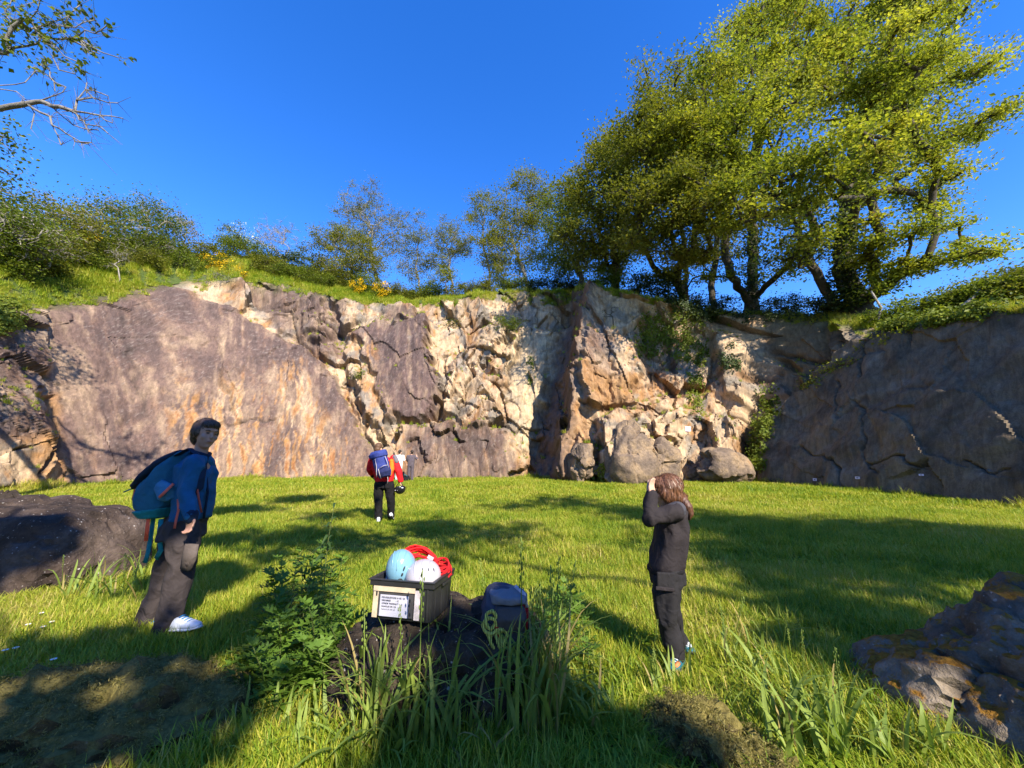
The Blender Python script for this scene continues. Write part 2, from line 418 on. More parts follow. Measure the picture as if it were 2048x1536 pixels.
f1, e1, c1 = facets(.42, 51); f2, e2, c2 = facets(1.15, 52, -.35); f3, e3, c3 = facets(3.2, 53, .3)
rough = np.minimum(rough, 1.1)
D += rough * (f1 * 1.25 - .12 * e1 * (1 - m_rs)) + rough * (f2 * .26 - .05 * e2) + np.minimum(rough, .6) * (f3 * .07 - .015 * e3)
fb = fbm(sh3 * np.array([1.3, .8, 1]), 5, 61).reshape(D.shape); fb2 = fbm(sh3 * np.array([5, 2.2, 1]), 4, 62).reshape(D.shape)
D += fb * (.09 + .02 * rough) + fb2 * (.016 + .012 * rough)
# slab shaped by long shallow flutes
D += m_ls * .10 * noise(np.stack([(SS + .22 * HH).ravel() * .55, HH.ravel() * .07, SS.ravel() * 0], 1), 71).reshape(D.shape)
D += m_rs * (.22 * noise(np.stack([SS.ravel() * .35, (HH - .55 * SS).ravel() * .55, SS.ravel() * 0], 1), 72).reshape(D.shape) + .12 * noise(np.stack([SS.ravel() * .9, (HH - .55 * SS).ravel() * 1.6, SS.ravel() * 0], 1), 73).reshape(D.shape))
D *= sstep(-.05, .02, RR) * .5 + .5
ln = 1 / np.sqrt(1 + LEAN ** 2)
PX = PX + NX[None] * D * ln; PY = PY + NY[None] * D * ln; PZ = PZ + D * (ln * LEAN)[None] * sstep(0.0, .06, RR) * sstep(1.0, .9, RR)
# keep the rim where the photograph has it
Xt, Yt = proj(PX[-1], PY[-1], PZ[-1]); rr_ = (768 - (np.interp(Xt, RIM[:, 0], RIM[:, 1]))) / F
zt = CAM_Z + PY[-1] * (SP + CP * rr_) / (CP - SP * rr_)
fz_ = np.where(BY > 11, (zt - Z0) / (PZ[-1] - Z0), 1.0); fz_ = 1 + (np.clip(fz_, .6, 1.3) - 1) * sstep(11, 13, BY)
fz_ = np.convolve(np.pad(fz_, 6, mode='edge'), np.ones(13) / 13, 'valid')
PZ = Z0[None] + (PZ - Z0[None]) * np.where(PZ > Z0[None], fz_[None], 1.0)
CV = np.stack([PX, PY, PZ], 2)
UU, VV = proj(PX, PY, PZ)
# ---- colour of the rock, shade of the deep corner painted in
def col(*c): return np.array(c)[None, None, :]
n1 = fbm(sh3 * np.array([.5, .3, 1]), 4, 81).reshape(D.shape); n2 = fbm(sh3 * np.array([2.2, 1.1, 1]), 4, 82).reshape(D.shape)
shr = (SS + .16 * HH + .06 * n2)
st = fbm(np.stack([shr.ravel() * 1.6, HH.ravel() * .10, SS.ravel() * 0], 1), 3, 83).reshape(D.shape)
st2 = fbm(np.stack([shr.ravel() * 3.6 + 1.2 * n1.ravel(), HH.ravel() * .42, SS.ravel() * 0], 1), 4, 84, .6).reshape(D.shape)
def mixc(a, b, m): return a * (1 - m[..., None]) + b * m[..., None]
cream, tan, ochre, rust = col(.68, .51, .345), col(.47, .325, .225), col(.50, .27, .11), col(.34, .15, .07)
mauve, mauve2, grey, white, dark = col(.195, .132, .118), col(.120, .088, .083), col(.30, .28, .25), col(.68, .60, .50), col(.06, .05, .045)
K = mixc(cream + 0 * D[..., None], tan, sstep(-.2, .5, n1 + .4 * n2))
K = mixc(K, ochre, .75 * sstep(.12, .6, n2 * .6 + n1 * .5 + .15))
K = mixc(K, grey, .8 * sstep(.0, .45, fbm(sh3 * .8 + 9, 4, 85).reshape(D.shape)) * (1 - m_ls))
mv = np.maximum(m_ls * .95, m_pil); mv = np.maximum(mv, .85 * zone([(460, 560), (690, 580), (690, 720), (600, 700)], 20))
mv = np.maximum(mv, .8 * zone([(820, 866), (1000, 862), (1040, 950), (820, 985)], 12)); mv = np.maximum(mv, .8 * zone([(770, 615), (860, 655), (770, 655)], 8)); mv = np.maximum(mv, .6 * zone([(1180, 700), (1220, 690), (1225, 800), (1170, 800)], 8))
mv = np.maximum(mv, .7 * zone([(-300, 600), (90, 600), (70, 880), (-300, 900)], 20))
mm = mv * np.clip(.97 + .32 * st + .25 * n1 + .38 * st2 + .22 * n2, 0, 1)
# pale and rusty runs down the foot of the slab
runs = zone([(400, 800), (470, 760), (560, 800), (690, 860), (745, 960), (330, 985)], 40) * sstep(.05, .34, st2 * .7 + st * .6 + .25 * n2 + .05)
runs = np.maximum(runs, .8 * zone([(335, 760), (370, 750), (430, 850), (430, 960), (350, 960)], 16) * sstep(-.2, .25, st2 + .4 * n2))
runs = np.maximum(runs, .85 * zone([(545, 735), (600, 730), (650, 830), (640, 960), (570, 960)], 16) * sstep(-.25, .2, st2))
runs = np.maximum(runs, .8 * zone([(700, 680), (750, 690), (780, 840), (745, 850)], 14) * sstep(-.2, .2, st2))
mm = mm * (1 - runs * .95)
K = mixc(K, mauve, mm); K = mixc(K, mauve2, mm * .8 * sstep(-.15, .5, n1 + .5 * st + .4 * st2))
K = mixc(K, ochre * 1.05, runs * sstep(-.1, .5, st2 + n2 * .7) * .65); K = mixc(K, rust, runs * .8 * sstep(.25, .6, st2)); K = mixc(K, white, runs * .6 * sstep(-.1, -.5, st2))
K = mixc(K, ochre, .7 * zone([(1165, 770), (1265, 770), (1262, 836), (1170, 840)], 20)); K = mixc(K, rust * 1.3, .55 * zone([(1280, 720), (1380, 720), (1360, 810), (1300, 800)], 20) * sstep(-.1, .3, st2))
K = mixc(K, ochre, .5 * zone([(1130, 850), (1190, 840), (1190, 940), (1130, 960)], 20)); K = mixc(K, col(.80, .64, .42), .6 * zone([(1000, 680), (1110, 670), (1080, 860), (1050, 920)], 25))
K = mixc(K, ochre * 1.1, .55 * zone([(60, 790), (120, 780), (130, 990), (40, 990)], 14))
fz = np.exp(-((X - (xl + xr) / 2) / ((xr - xl) * .62)) ** 6); K = mixc(K, col(.15, .10, .085), .85 * fz); K = mixc(K, ochre * .8, fz * .35 * sstep(.0, .4, st2))  # dark brown strip paints shade into the deep corner, ochre streaks over it
sl = np.clip(m_rs * 1.0 + zone([(1510, 600), (1720, 600), (1700, 720), (1560, 800)], 20), 0, 1)
rsn = fbm(np.stack([SS.ravel() * .6, (HH - .55 * SS).ravel() * 1.0, SS.ravel() * 0], 1), 4, 86).reshape(D.shape)
K = mixc(K, col(.135, .110, .080), .95 * sl); K = mixc(K, col(.215, .185, .145), sl * .8 * sstep(.1, .6, rsn)); K = mixc(K, col(.075, .062, .046), sl * .7 * sstep(-.1, -.55, rsn)); K = mixc(K, col(.21, .16, .10), sl * .6 * sstep(.15, .5, n1))
spk = fbm(sh3 * np.array([11., 9., 1]) + fb.ravel()[:, None], 3, 87).reshape(D.shape)                      # lichen flecks
K = mixc(K, col(.62, .55, .50), .26 * sstep(.36, .8, spk + .35 * n1) * np.clip(mv + .25, 0, 1) * (1 - sl))
K = mixc(K, dark, .75 * np.clip(crk * .8 + rough * (1 - sl) * (e1 * .6 + e2 * .35), 0, 1) * sstep(-.5, .3, n2))
K = K * (1 + .22 * (c2[..., None] - .5) * np.clip(rough[..., None] * 1.6, 0, 1)) * (1 + .16 * fb2[..., None])
K = mixc(K, col(.10, .11, .04), .7 * sstep(.93, 1.0, RR + .05 * n2) )         # earth and moss under the turf
K = np.clip(K * (.55 + .30 * sl[..., None]), .012, .9)
K = np.clip(K.mean(2, keepdims=True) + (K - K.mean(2, keepdims=True)) * 1.12, .01, .9)

n = NT('quarry_rock')
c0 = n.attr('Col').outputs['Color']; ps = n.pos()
v1 = n.noise(4.0, ps, 8, .7, .3); v2 = n.noise(22.0, ps, 4, .7)
cc = n.mix(1.0, c0, n.ramp(v1, [(.25, (.72, .70, .68)), (.5, (1, 1, 1)), (.75, (1.22, 1.2, 1.16))]), 'MULTIPLY')
cc = n.mix(1.0, cc, n.ramp(v2, [(.3, (.80, .80, .80)), (.7, (1.16, 1.16, 1.16))]), 'MULTIPLY')
mp = n.n('ShaderNodeMapping', {'Vector': ps, 'Scale': (7.0, 7.0, .9), 'Rotation': (0, R(9), 0)}); v3 = n.noise(1.0, mp.outputs[0], 8, .72, .5)
cc = n.mix(1.0, cc, n.ramp(v3, [(.32, (.66, .64, .63)), (.5, (1, 1, 1)), (.68, (1.38, 1.35, 1.3))]), 'MULTIPLY')
v4 = n.noise(30.0, ps, 3, .6); cc = n.mix(n.ramp(n.math('ADD', n.math('MULTIPLY', v4, .75), n.math('MULTIPLY', v1, .25)), [(.60, (0, 0, 0)), (.68, (.55, .55, .55))]), cc, n.mix(1.0, cc, (1.9, 1.8, 1.7), 'MULTIPLY'))
hgt = n.math('ADD', n.math('MULTIPLY', v1, .6), n.math('ADD', n.math('MULTIPLY', v2, .3), n.math('MULTIPLY', v3, .35)))
M_ROCK = n.done(n.bsdf(cc, .85, .25, hgt, .8, .05))
idx = np.arange(nrow * ncol).reshape(nrow, ncol)
quads = np.stack([idx[:-1, :-1], idx[:-1, 1:], idx[1:, 1:], idx[1:, :-1]], 2).reshape(-1, 4)
cm = mesh_np('cliff', CV.reshape(-1, 3), quads); cm.set_sharp_from_angle(angle=R(30))
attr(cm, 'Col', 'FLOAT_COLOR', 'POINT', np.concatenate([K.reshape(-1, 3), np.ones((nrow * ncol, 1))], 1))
cliff = tag(link('cliff', cm, M_ROCK), 'high quarry wall of mauve, cream and grey rock around the meadow', kind='structure')
cliff_n = np.zeros((nrow * ncol, 3), np.float32); cm.vertices.foreach_get('normal', cliff_n.ravel()) if False else None
_tmp = np.empty(nrow * ncol * 3, np.float32); cm.vertices.foreach_get('normal', _tmp); cliff_n = _tmp.reshape(-1, 3)
CVf = CV.reshape(-1, 3); Uf = UU.ravel(); Vf = VV.ravel()
def cliff_at(px, py):
    d = (Uf - px) ** 2 + (Vf - py) ** 2
    c = np.argsort(d)[:6]; c = c[np.argmin(CVf[c, 1] + abs(CVf[c, 0]) * .5)]
    return Vector(CVf[c].tolist()), Vector(cliff_n[c].tolist())

# ---- ground above the wall
dd = np.array([0, .25, .6, 1, 1.5, 2.2, 3, 4, 5, 6.5, 8, 10, 13, 17, 22, 30, 45, 80, 160.])
cs = np.arange(0, ncol, 4); HSg = np.zeros((len(dd), len(cs), 3))
tp = CV[-1]
for j, d_ in enumerate(dd):
    rise = K1[cs] * min(d_, 6.5) + K2[cs] * np.clip(d_ - 6.5, 0, 9) + (.05 * max(0, d_ - 15.5) if d_ > 15.5 else 0) * np.sign(K2[cs] + .001)
    HSg[j] = tp[cs] + np.stack([-NX[cs] * d_, -NY[cs] * d_, rise], 1)
bump = (.35 * fbm(HSg.reshape(-1, 3) * .4, 3, 91)).reshape(HSg.shape[:2]) * sstep(.3, 3, dd)[:, None]
HSg[..., 2] += bump + .10 * sstep(0, .6, dd)[:, None]
HSg[0] = tp[cs] + np.stack([NX[cs] * .12, NY[cs] * .12, 0 * cs - .15], 1)
def hill(px, d):
    """point on the ground above the rim: photo column of the rim, metres behind it"""
    u, _ = proj(tp[cs, 0], tp[cs, 1], tp[cs, 2]); ok = tp[cs, 1] > 8
    i = int(np.argmin(np.where(ok, abs(u - px), 1e9)))
    return Vector([float(np.interp(d, dd, HSg[:, i, q])) for q in range(3)])
n = NT('turf_soil'); ps = n.pos()
cc = n.ramp(n.noise(1.2, ps, 5, .65), [(.3, (.035, .05, .014)), (.5, (.055, .08, .02)), (.7, (.10, .095, .04))])
M_SOIL = n.done(n.bsdf(cc, .95, .1, n.noise(9, ps, 5), .6, .06))
hi_ = np.arange(len(dd) * len(cs)).reshape(len(dd), len(cs))
hq = np.stack([hi_[:-1, :-1], hi_[:-1, 1:], hi_[1:, 1:], hi_[1:, :-1]], 2).reshape(-1, 4)
tag(link('hillside', mesh_np('hillside', HSg.reshape(-1, 3), hq), M_SOIL), 'grassy ground rising above the rim of the quarry wall', kind='structure')

# ---- meadow floor
gx = np.concatenate([np.linspace(-90, -30, 10), np.linspace(-29, 29, 175), np.linspace(30, 90, 10)]); gy = np.concatenate([np.linspace(-90, -8, 14), np.linspace(-7, 30, 130), np.linspace(32, 60, 6)])
GX, GY = np.meshgrid(gx, gy); GZ = gz(GX, GY)
gi = np.arange(GX.size).reshape(GX.shape); gq = np.stack([gi[:-1, :-1], gi[:-1, 1:], gi[1:, 1:], gi[1:, :-1]], 2).reshape(-1, 4)
tag(link('ground', mesh_np('ground', np.stack([GX, GY, GZ], 2).reshape(-1, 3), gq), M_SOIL), 'level meadow floor of the old quarry', kind='structure')
# ================================================================== TREES AND SHRUBS
def bark(name, a, b, scale=6):
    n = NT(name); v = n.noise(scale, None, 6, .7)
    return n.done(n.bsdf(n.ramp(v, [(.3, a), (.7, b)]), .9, .15, n.noise(scale * 5, None, 4), .6, .03))
M_BARK = bark('bark_dark', (.035, .028, .020), (.10, .085, .062))
M_BARK_G = bark('bark_grey', (.10, .09, .075), (.24, .22, .19))
M_BARK_P = bark('bark_pale', (.16, .14, .115), (.34, .31, .27))
M_LF = {
 'spring': leaf_mat('leaf_spring', [(0, (.11, .145, .018)), (.35, (.21, .24, .028)), (.7, (.33, .335, .040)), (.92, (.43, .40, .07)), (1, (.30, .17, .05))], .45, vscale=.35),
 'olive':  leaf_mat('leaf_olive', [(0, (.10, .115, .016)), (.5, (.18, .19, .022)), (.9, (.28, .27, .045)), (1, (.30, .25, .07))], .38, vscale=.4),
 'green':  leaf_mat('leaf_green', [(0, (.065, .10, .014)), (.5, (.13, .175, .020)), (1, (.25, .28, .035))], .38, vscale=.5),
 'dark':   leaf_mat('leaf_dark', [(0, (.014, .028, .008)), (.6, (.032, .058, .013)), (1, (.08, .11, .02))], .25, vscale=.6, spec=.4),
 'grey':   leaf_mat('leaf_greyish', [(0, (.12, .135, .045)), (.6, (.20, .215, .07)), (1, (.30, .29, .12))], .35, vscale=.5),
 'yellow': leaf_mat('broom_flower', [(0, (.62, .34, .005)), (.6, (.80, .52, .008)), (1, (.85, .62, .04))], .3, vscale=2),
 'white':  leaf_mat('hawthorn_flower', [(0, (.55, .58, .42)), (1, (.78, .78, .66))], .3, vscale=2),
}
def leaves_mesh(name, P, size, rng, up=.55, aspect=.62, nrm=None, var=.35, clr=None):
    n_ = len(P); s = size * (1 + var * rng.standard_normal(n_)).clip(.45, 1.9)
    nn = rng.standard_normal((n_, 3)); nn /= np.linalg.norm(nn, axis=1)[:, None]
    if nrm is None: nn[:, 2] = np.abs(nn[:, 2]) + up
    else: nn = nn * .75 + nrm
    nn /= np.linalg.norm(nn, axis=1)[:, None]
    t = np.cross(nn, rng.standard_normal((n_, 3))); t /= np.linalg.norm(t, axis=1)[:, None] + 1e-9
    b = np.cross(nn, t); s = s[:, None]
    V = np.stack([P - t * s * .5, P + b * s * aspect * .5 + nn * s * .1, P + t * s * .5, P - b * s * aspect * .5 + nn * s * .1], 1).reshape(-1, 3)
    Fq = np.arange(n_ * 4).reshape(-1, 4)
    m = mesh_np(name, V, Fq, smooth=False)
    attr(m, 'rnd', 'FLOAT', 'FACE', (clr if clr is not None else rng.random(n_)).clip(0, 1))
    return m
def tubes(A, B, ra, rb, k=5):
    d = B - A; L = np.linalg.norm(d, axis=1)[:, None] + 1e-9; d = d / L
    ref = np.where(np.abs(d[:, 2:3]) < .9, np.array([[0, 0, 1.]]), np.array([[1., 0, 0]]))
    u = np.cross(d, ref); u /= np.linalg.norm(u, axis=1)[:, None]; w = np.cross(d, u)
    a = np.arange(k) * 2 * np.pi / k
    ring = u[:, None, :] * np.cos(a)[None, :, None] + w[:, None, :] * np.sin(a)[None, :, None]
    V = np.concatenate([A[:, None] + ring * ra[:, None, None], B[:, None] + d[:, None] * (rb * .4)[:, None, None] + ring * rb[:, None, None]], 1)
    o = np.arange(len(A))[:, None] * 2 * k; i = np.arange(k); j = (i + 1) % k
    Fq = np.stack([o + i, o + j, o + j + k, o + i + k], 2).reshape(-1, 4)
    return V.reshape(-1, 3), Fq
class Tree:
    def __init__(s, seed): s.rng = np.random.default_rng(seed); s.pos = []; s.par = []; s.pl = []
    def node(s, p, par):
        s.pos.append(np.array(p, float)); s.par.append(par)
        s.pl.append(0 if par < 0 else s.pl[par] + np.linalg.norm(s.pos[-1] - s.pos[par])); return len(s.pos) - 1
    def limb(s, pts, start=-1, jit=.05, step=.5):
        cur = start
        if start < 0: cur = s.node(pts[0], -1)
        for a, b in zip(pts[:-1], pts[1:]):
            a = np.array(a, float); b = np.array(b, float); m = max(1, int(np.linalg.norm(b - a) / step))
            for q in range(1, m + 1):
                cur = s.node(a + (b - a) * q / m + s.rng.standard_normal(3) * jit * (q < m), cur)
        return cur
    def nearest(s, p): return int(np.argmin(np.linalg.norm(np.array(s.pos) - np.array(p), axis=1)))
    def grow(s, clumps, arc=.10, jit=.07, kz=.5, kp=.28):
        P = np.array(s.pos); order = np.argsort([np.min(np.linalg.norm(P - c, axis=1)) for c in clumps]); s.tips = []
        for i in order:
            c = clumps[i]; P = np.array(s.pos); d = np.linalg.norm(P - c, axis=1)
            cost = d + kp * np.array(s.pl) + kz * np.maximum(0, P[:, 2] - c[2])
            j = int(np.argmin(cost)); dist = d[j]; m = max(2, int(dist / .55)); cur = j; a = P[j]
            side = s.rng.standard_normal(3) * .12 * dist
            for q in range(1, m + 1):
                t = q / m; b = a + (c - a) * t + np.array([0, 0, 1]) * math.sin(math.pi * t) * arc * dist + side * math.sin(math.pi * t)
                if q < m: b = b + s.rng.standard_normal(3) * jit * min(1, dist)
                cur = s.node(b, cur)
            s.tips.append(cur)
    def wood(s, name, R0, mat, parent, rmin=.012, pw=.5, twigs=None, k=6):
        n_ = len(s.pos); P = np.array(s.pos); par = np.array(s.par); cnt = np.zeros(n_); ch = np.zeros(n_, int)
        for i in range(n_):
            if par[i] >= 0: ch[par[i]] += 1
        cnt[ch == 0] = 1
        for i in range(n_ - 1, 0, -1):
            if par[i] >= 0: cnt[par[i]] += cnt[i]
        r = R0 * (cnt / cnt[0]) ** pw; r = np.maximum(r, rmin)
        s.r = r
        i = np.where(par >= 0)[0]; A, B, ra, rb = P[par[i]], P[i], np.minimum(r[par[i]], r[i] * 1.35), r[i]
        lowz = P[0, 2]; fl = 1 + .7 * np.exp(-(A[:, 2] - lowz) / .45) * (r[par[i]] > R0 * .6); ra = ra * fl; rb = rb * (1 + .7 * np.exp(-(B[:, 2] - lowz) / .45) * (r[i] > R0 * .6))
        V, Fq = tubes(A, B, ra, rb, k)
        if twigs is not None and len(twigs[0]):
            V2, F2 = tubes(twigs[0], twigs[1], np.full(len(twigs[0]), rmin * .8), np.full(len(twigs[0]), rmin * .35), 3)
            V = np.concatenate([V, V2]); n0 = len(V) - len(V2)
            # triangular twigs are stored as quads of the same kind
            Fq = np.concatenate([Fq, F2 + n0])
        return link(name, mesh_np(name, V, Fq), mat, parent)
def in_lobes(lobes, n_, rng, shell=.45):
    """lobes: (centre, (rx,ry,rz)); points spread through their volume, biased to the outside"""
    vol = np.array([l[1][0] * l[1][1] * l[1][2] for l in lobes]) ** .8; pick = rng.choice(len(lobes), n_, p=vol / vol.sum())
    d = rng.standard_normal((n_, 3)); d /= np.linalg.norm(d, axis=1)[:, None]
    r = rng.random(n_) ** shell
    Cc = np.array([l[0] for l in lobes], float)[pick]; Rr = np.array([l[1] for l in lobes], float)[pick]
    return Cc + d * r[:, None] * Rr
def px_lobes(L, Y, depth=1.0):
    out = []
    for l in L:
        Yl = Y + (l[4] if len(l) > 4 else 0); c = at(l[0], l[1], Yl); k_ = px_m(l[1], Yl)
        out.append((np.array(c), (l[2] * k_, (l[2] + l[3]) / 2 * k_ * depth, l[3] * k_)))
    return out
def make_tree(name, label, cat, base, trunk, lobes, nclump, nleaf, lsize, pal, R0, seed, mat=None, group=None, crad=.55, up=.55, tw=5, rmin=.012, sparse=0.0, extra=None, shell=.45, arc=.10, flat=.62, pw=.5):
    """one tree: trunk (with its limbs) and crown"""
    root = empty(name, base); tag(root, label, cat, group)
    t = Tree(seed); rng = t.rng; b0 = np.array(base) - np.array([0, 0, .25])
    t.limb([b0] + [np.array(p) for p in trunk], -1, .05)
    cl = in_lobes(lobes, nclump, rng, shell)
    t.grow(list(cl), arc)
    nl = int(nleaf); pick = rng.integers(0, nclump, nl)
    if sparse: pick = pick[rng.random(nl) > sparse * (pick % 3 == 0)]; nl = len(pick)
    off_ = rng.standard_normal((nl, 3)) * crad * np.array([1, 1, flat]) * (.5 + .9 * rng.random(nclump))[pick][:, None]
    P = cl[pick] + off_
    tn = nclump * tw; ti = rng.integers(0, nclump, tn)
    tA = cl[ti] + rng.standard_normal((tn, 3)) * .05; tB = cl[ti] + rng.standard_normal((tn, 3)) * crad * .9 * np.array([1, 1, .7])
    inv = np.array(base)
    for q in range(len(t.pos)): t.pos[q] = t.pos[q] - inv
    t.wood('trunk', R0, mat or M_BARK, root, rmin, pw, twigs=(tA - inv, tB - inv))
    cr = rng.random(nclump)
    if nl: link('crown', leaves_mesh('crown', P - inv, lsize, rng, up, clr=(.55 * cr[pick] + .45 * rng.random(nl))), M_LF[pal], root)
    if extra:
        for (enm, elobes, en, esz, epal) in extra:
            ep = in_lobes(elobes, en, rng, .4) - inv
            link(enm, leaves_mesh(enm, ep, esz, rng, .3, .8), M_LF[epal], root)
    return root
def px_tree(name, label, X, d, L, nclump, nleaf, lsize, pal, R0, seed, trunk_px=None, cat='tree', dz=0, depth=1.0, base=None, extra_px=None, **kw):
    b = base if base is not None else hill(X, d); Y = b.y
    if trunk_px: tr = [at(p[0], p[1], Y + (p[2] if len(p) > 2 else 0)) for p in trunk_px]
    else:
        c = np.mean([at(l[0], l[1], Y) for l in L], axis=0); tr = [b + (Vector(c) - b) * .35 + Vector((0, 0, .2))]
    ex = [(e[0], px_lobes(e[1], Y - .5, .8), e[2], e[3], e[4]) for e in extra_px] if extra_px else None
    return make_tree(name, label, cat, b, tr, px_lobes(L, Y, depth), nclump, nleaf, lsize, pal, R0, seed, extra=ex, **kw)

# ---- tall trees on the right rim
G_R = 'tall trees on the right rim'
px_tree('broad_tree', 'largest yellow-green tree with ivy-dark leaning trunk above the grey slab', 1690, 1.6,
    [(1790, 40, 105, 110), (1830, 160, 110, 105, -1), (1880, 275, 95, 85, -2), (1730, 190, 100, 105, -5), (1780, 320, 130, 80, -5), (1890, 390, 95, 50, -1), (1690, 320, 75, 70, -6.5), (1810, 450, 120, 45, -4), (1940, 455, 55, 28, 0), (1640, 470, 45, 36, -5), (1850, -60, 100, 100, -1), (1765, 530, 70, 36, -2), (1650, 130, 55, 75, -3), (1870, 520, 100, 24, -3), (1775, 575, 60, 22, -2)],
    230, 82000, .165, 'spring', .60, 101, trunk_px=[(1688, 540), (1694, 450), (1706, 330), (1735, 220), (1790, 100)], group=G_R, crad=.56, flat=.38, tw=4, rmin=.022, pw=.43,
    extra_px=[('ivy', [(1690, 560, 30, 55), (1692, 470, 26, 60), (1704, 370, 22, 60), (1722, 260, 18, 45), (1690, 600, 42, 22)], 5200, .15, 'dark')])
px_tree('broad_tree', 'tall yellow-green tree with straight trunk standing left of the largest tree', 1505, 1.2,
    [(1520, 100, 95, 95, -2), (1440, 190, 95, 90, -7), (1590, 170, 85, 95, -8), (1400, 290, 85, 80, -8.5), (1520, 280, 110, 90, -9), (1480, 400, 110, 65, -9.4), (1600, 350, 80, 70, -10), (1400, 420, 75, 55, -8), (1560, 470, 90, 40, -9), (1540, 30, 60, 50, -2), (1620, 90, 50, 70, -3), (1450, 540, 40, 22, -2), (1560, 555, 40, 20, -2)],
    200, 66000, .16, 'spring', .44, 102, trunk_px=[(1504, 540), (1506, 470), (1500, 380, -3), (1520, 260, -5), (1525, 170, -5)], group=G_R, crad=.55, flat=.40, tw=4, rmin=.020, pw=.43,
    extra_px=[('ivy', [(1505, 560, 17, 50), (1505, 490, 14, 45)], 1500, .15, 'dark')])
px_tree('broad_tree', 'olive-green tree on the right rim with forked trunk, third from the right', 1372, 1.5,
    [(1330, 190, 65, 75, -6), (1290, 280, 75, 75, -7.5), (1360, 290, 70, 80, -8), (1310, 380, 85, 70, -8), (1380, 400, 60, 60, -8.5), (1340, 470, 80, 50, -7), (1400, 520, 70, 30, -5.5), (1290, 480, 50, 45, -5), (1330, 550, 60, 26, -2), (1400, 565, 50, 20, -1)],
    150, 44000, .15, 'olive', .32, 103, trunk_px=[(1372, 540), (1366, 470), (1345, 380, -1.5), (1335, 290, -3)], group=G_R, crad=.54, flat=.45, rmin=.018, pw=.43)
px_tree('broad_tree', 'slanting dark-stemmed tree between the straight trunk and the forked trunk', 1425, 2.6,
    [(1440, 330, 70, 60), (1455, 440, 75, 55), (1430, 520, 60, 35)], 110, 12000, .155, 'olive', .24, 104, trunk_px=[(1424, 560), (1432, 500), (1438, 420)], group=G_R, crad=.55)
px_tree('broad_tree', 'second leaning stem beneath the largest tree, bare below with leaves on top', 1665, .9,
    [(1590, 420, 50, 45), (1560, 520, 50, 30), (1620, 500, 45, 30)], 70, 5200, .155, 'spring', .26, 105, trunk_px=[(1640, 560), (1612, 500), (1595, 455)], group=G_R, crad=.5)
px_tree('broad_tree', 'bushy olive tree at the left end of the tall right-hand trees', 1235, 1.6,
    [(1235, 330, 65, 55, -4), (1180, 385, 65, 55, -3), (1250, 420, 75, 55, -3), (1180, 460, 70, 50, -2), (1250, 500, 65, 40), (1215, 290, 35, 35, -3), (1200, 530, 60, 25)],
    220, 30000, .155, 'olive', .26, 106, trunk_px=[(1232, 540), (1225, 470), (1215, 400)], group=G_R, crad=.52)
px_tree('broad_tree', 'dark shaded tree with hanging leaves above the deep corner of the wall', 1165, 1.1,
    [(1150, 400, 45, 45), (1130, 460, 50, 40), (1160, 510, 55, 35), (1110, 420, 35, 40), (1120, 530, 50, 28)], 140, 14000, .15, 'green', .2, 107, trunk_px=[(1160, 545), (1150, 490), (1140, 440)], group=G_R, crad=.48)
px_tree('twisted_tree', 'crooked thin-leaved tree left of the dark tree on the rim', 1060, 1.8,
    [(1040, 370, 34, 30), (1010, 420, 36, 34), (1060, 440, 40, 40), (1000, 480, 40, 30), (1070, 510, 45, 34), (1020, 540, 50, 24), (1085, 390, 30, 34)],
    150, 22000, .135, 'olive', .17, 108, trunk_px=[(1050, 550), (1030, 500), (1020, 460)], mat=M_BARK_G, crad=.46)
px_tree('twisted_tree', 'small twisted tree with one leafy topknot left of the crooked tree', 975, 2.2,
    [(962, 400, 20, 24), (955, 440, 22, 22), (985, 460, 28, 22), (940, 490, 26, 20), (990, 520, 36, 26)], 70, 7600, .125, 'olive', .11, 109, trunk_px=[(980, 545), (968, 500), (966, 460)], mat=M_BARK_G, crad=.40)
px_tree('round_tree', 'feathery almost leafless round tree rising highest in the middle of the rim', 745, 5.5,
    [(740, 400, 58, 34), (700, 430, 38, 34), (785, 440, 40, 36), (745, 455, 62, 40), (715, 480, 40, 30), (790, 490, 36, 30)], 190, 9000, .12, 'grey', .17, 110, trunk_px=[(742, 520), (740, 480)], mat=M_BARK_G, crad=.42, tw=9, rmin=.014)
px_tree('round_tree', 'low spreading olive tree below the feathery round tree', 690, 3.5,
    [(660, 480, 45, 36), (700, 490, 50, 40), (735, 520, 46, 34), (680, 530, 56, 28), (630, 500, 26, 30)], 150, 19000, .125, 'olive', .14, 111, mat=M_BARK_G, crad=.42)
px_tree('slender_tree', 'slender thin-crowned tree right of the feathery round tree', 832, 3.0,
    [(842, 455, 24, 28), (828, 490, 28, 28), (845, 520, 30, 26), (818, 540, 30, 24)], 80, 6000, .115, 'grey', .09, 112, trunk_px=[(832, 540), (836, 490)], mat=M_BARK_G, crad=.36, tw=7)
px_tree('slender_tree', 'thin pale-leaved tree between the slender tree and the twisted tree', 900, 3.0,
    [(900, 460, 30, 28), (880, 490, 30, 26), (920, 500, 28, 26), (895, 530, 36, 24)], 90, 6600, .115, 'grey', .10, 113, trunk_px=[(900, 545), (898, 500)], mat=M_BARK_G, crad=.36, tw=7)
px_tree('leafy_bush', 'bright green bush under the thin pale-leaved tree on the rim', 893, 1.6, [(893, 545, 24, 14), (878, 556, 20, 10)], 30, 1500, .12, 'spring', .05, 114, cat='bush', crad=.28)
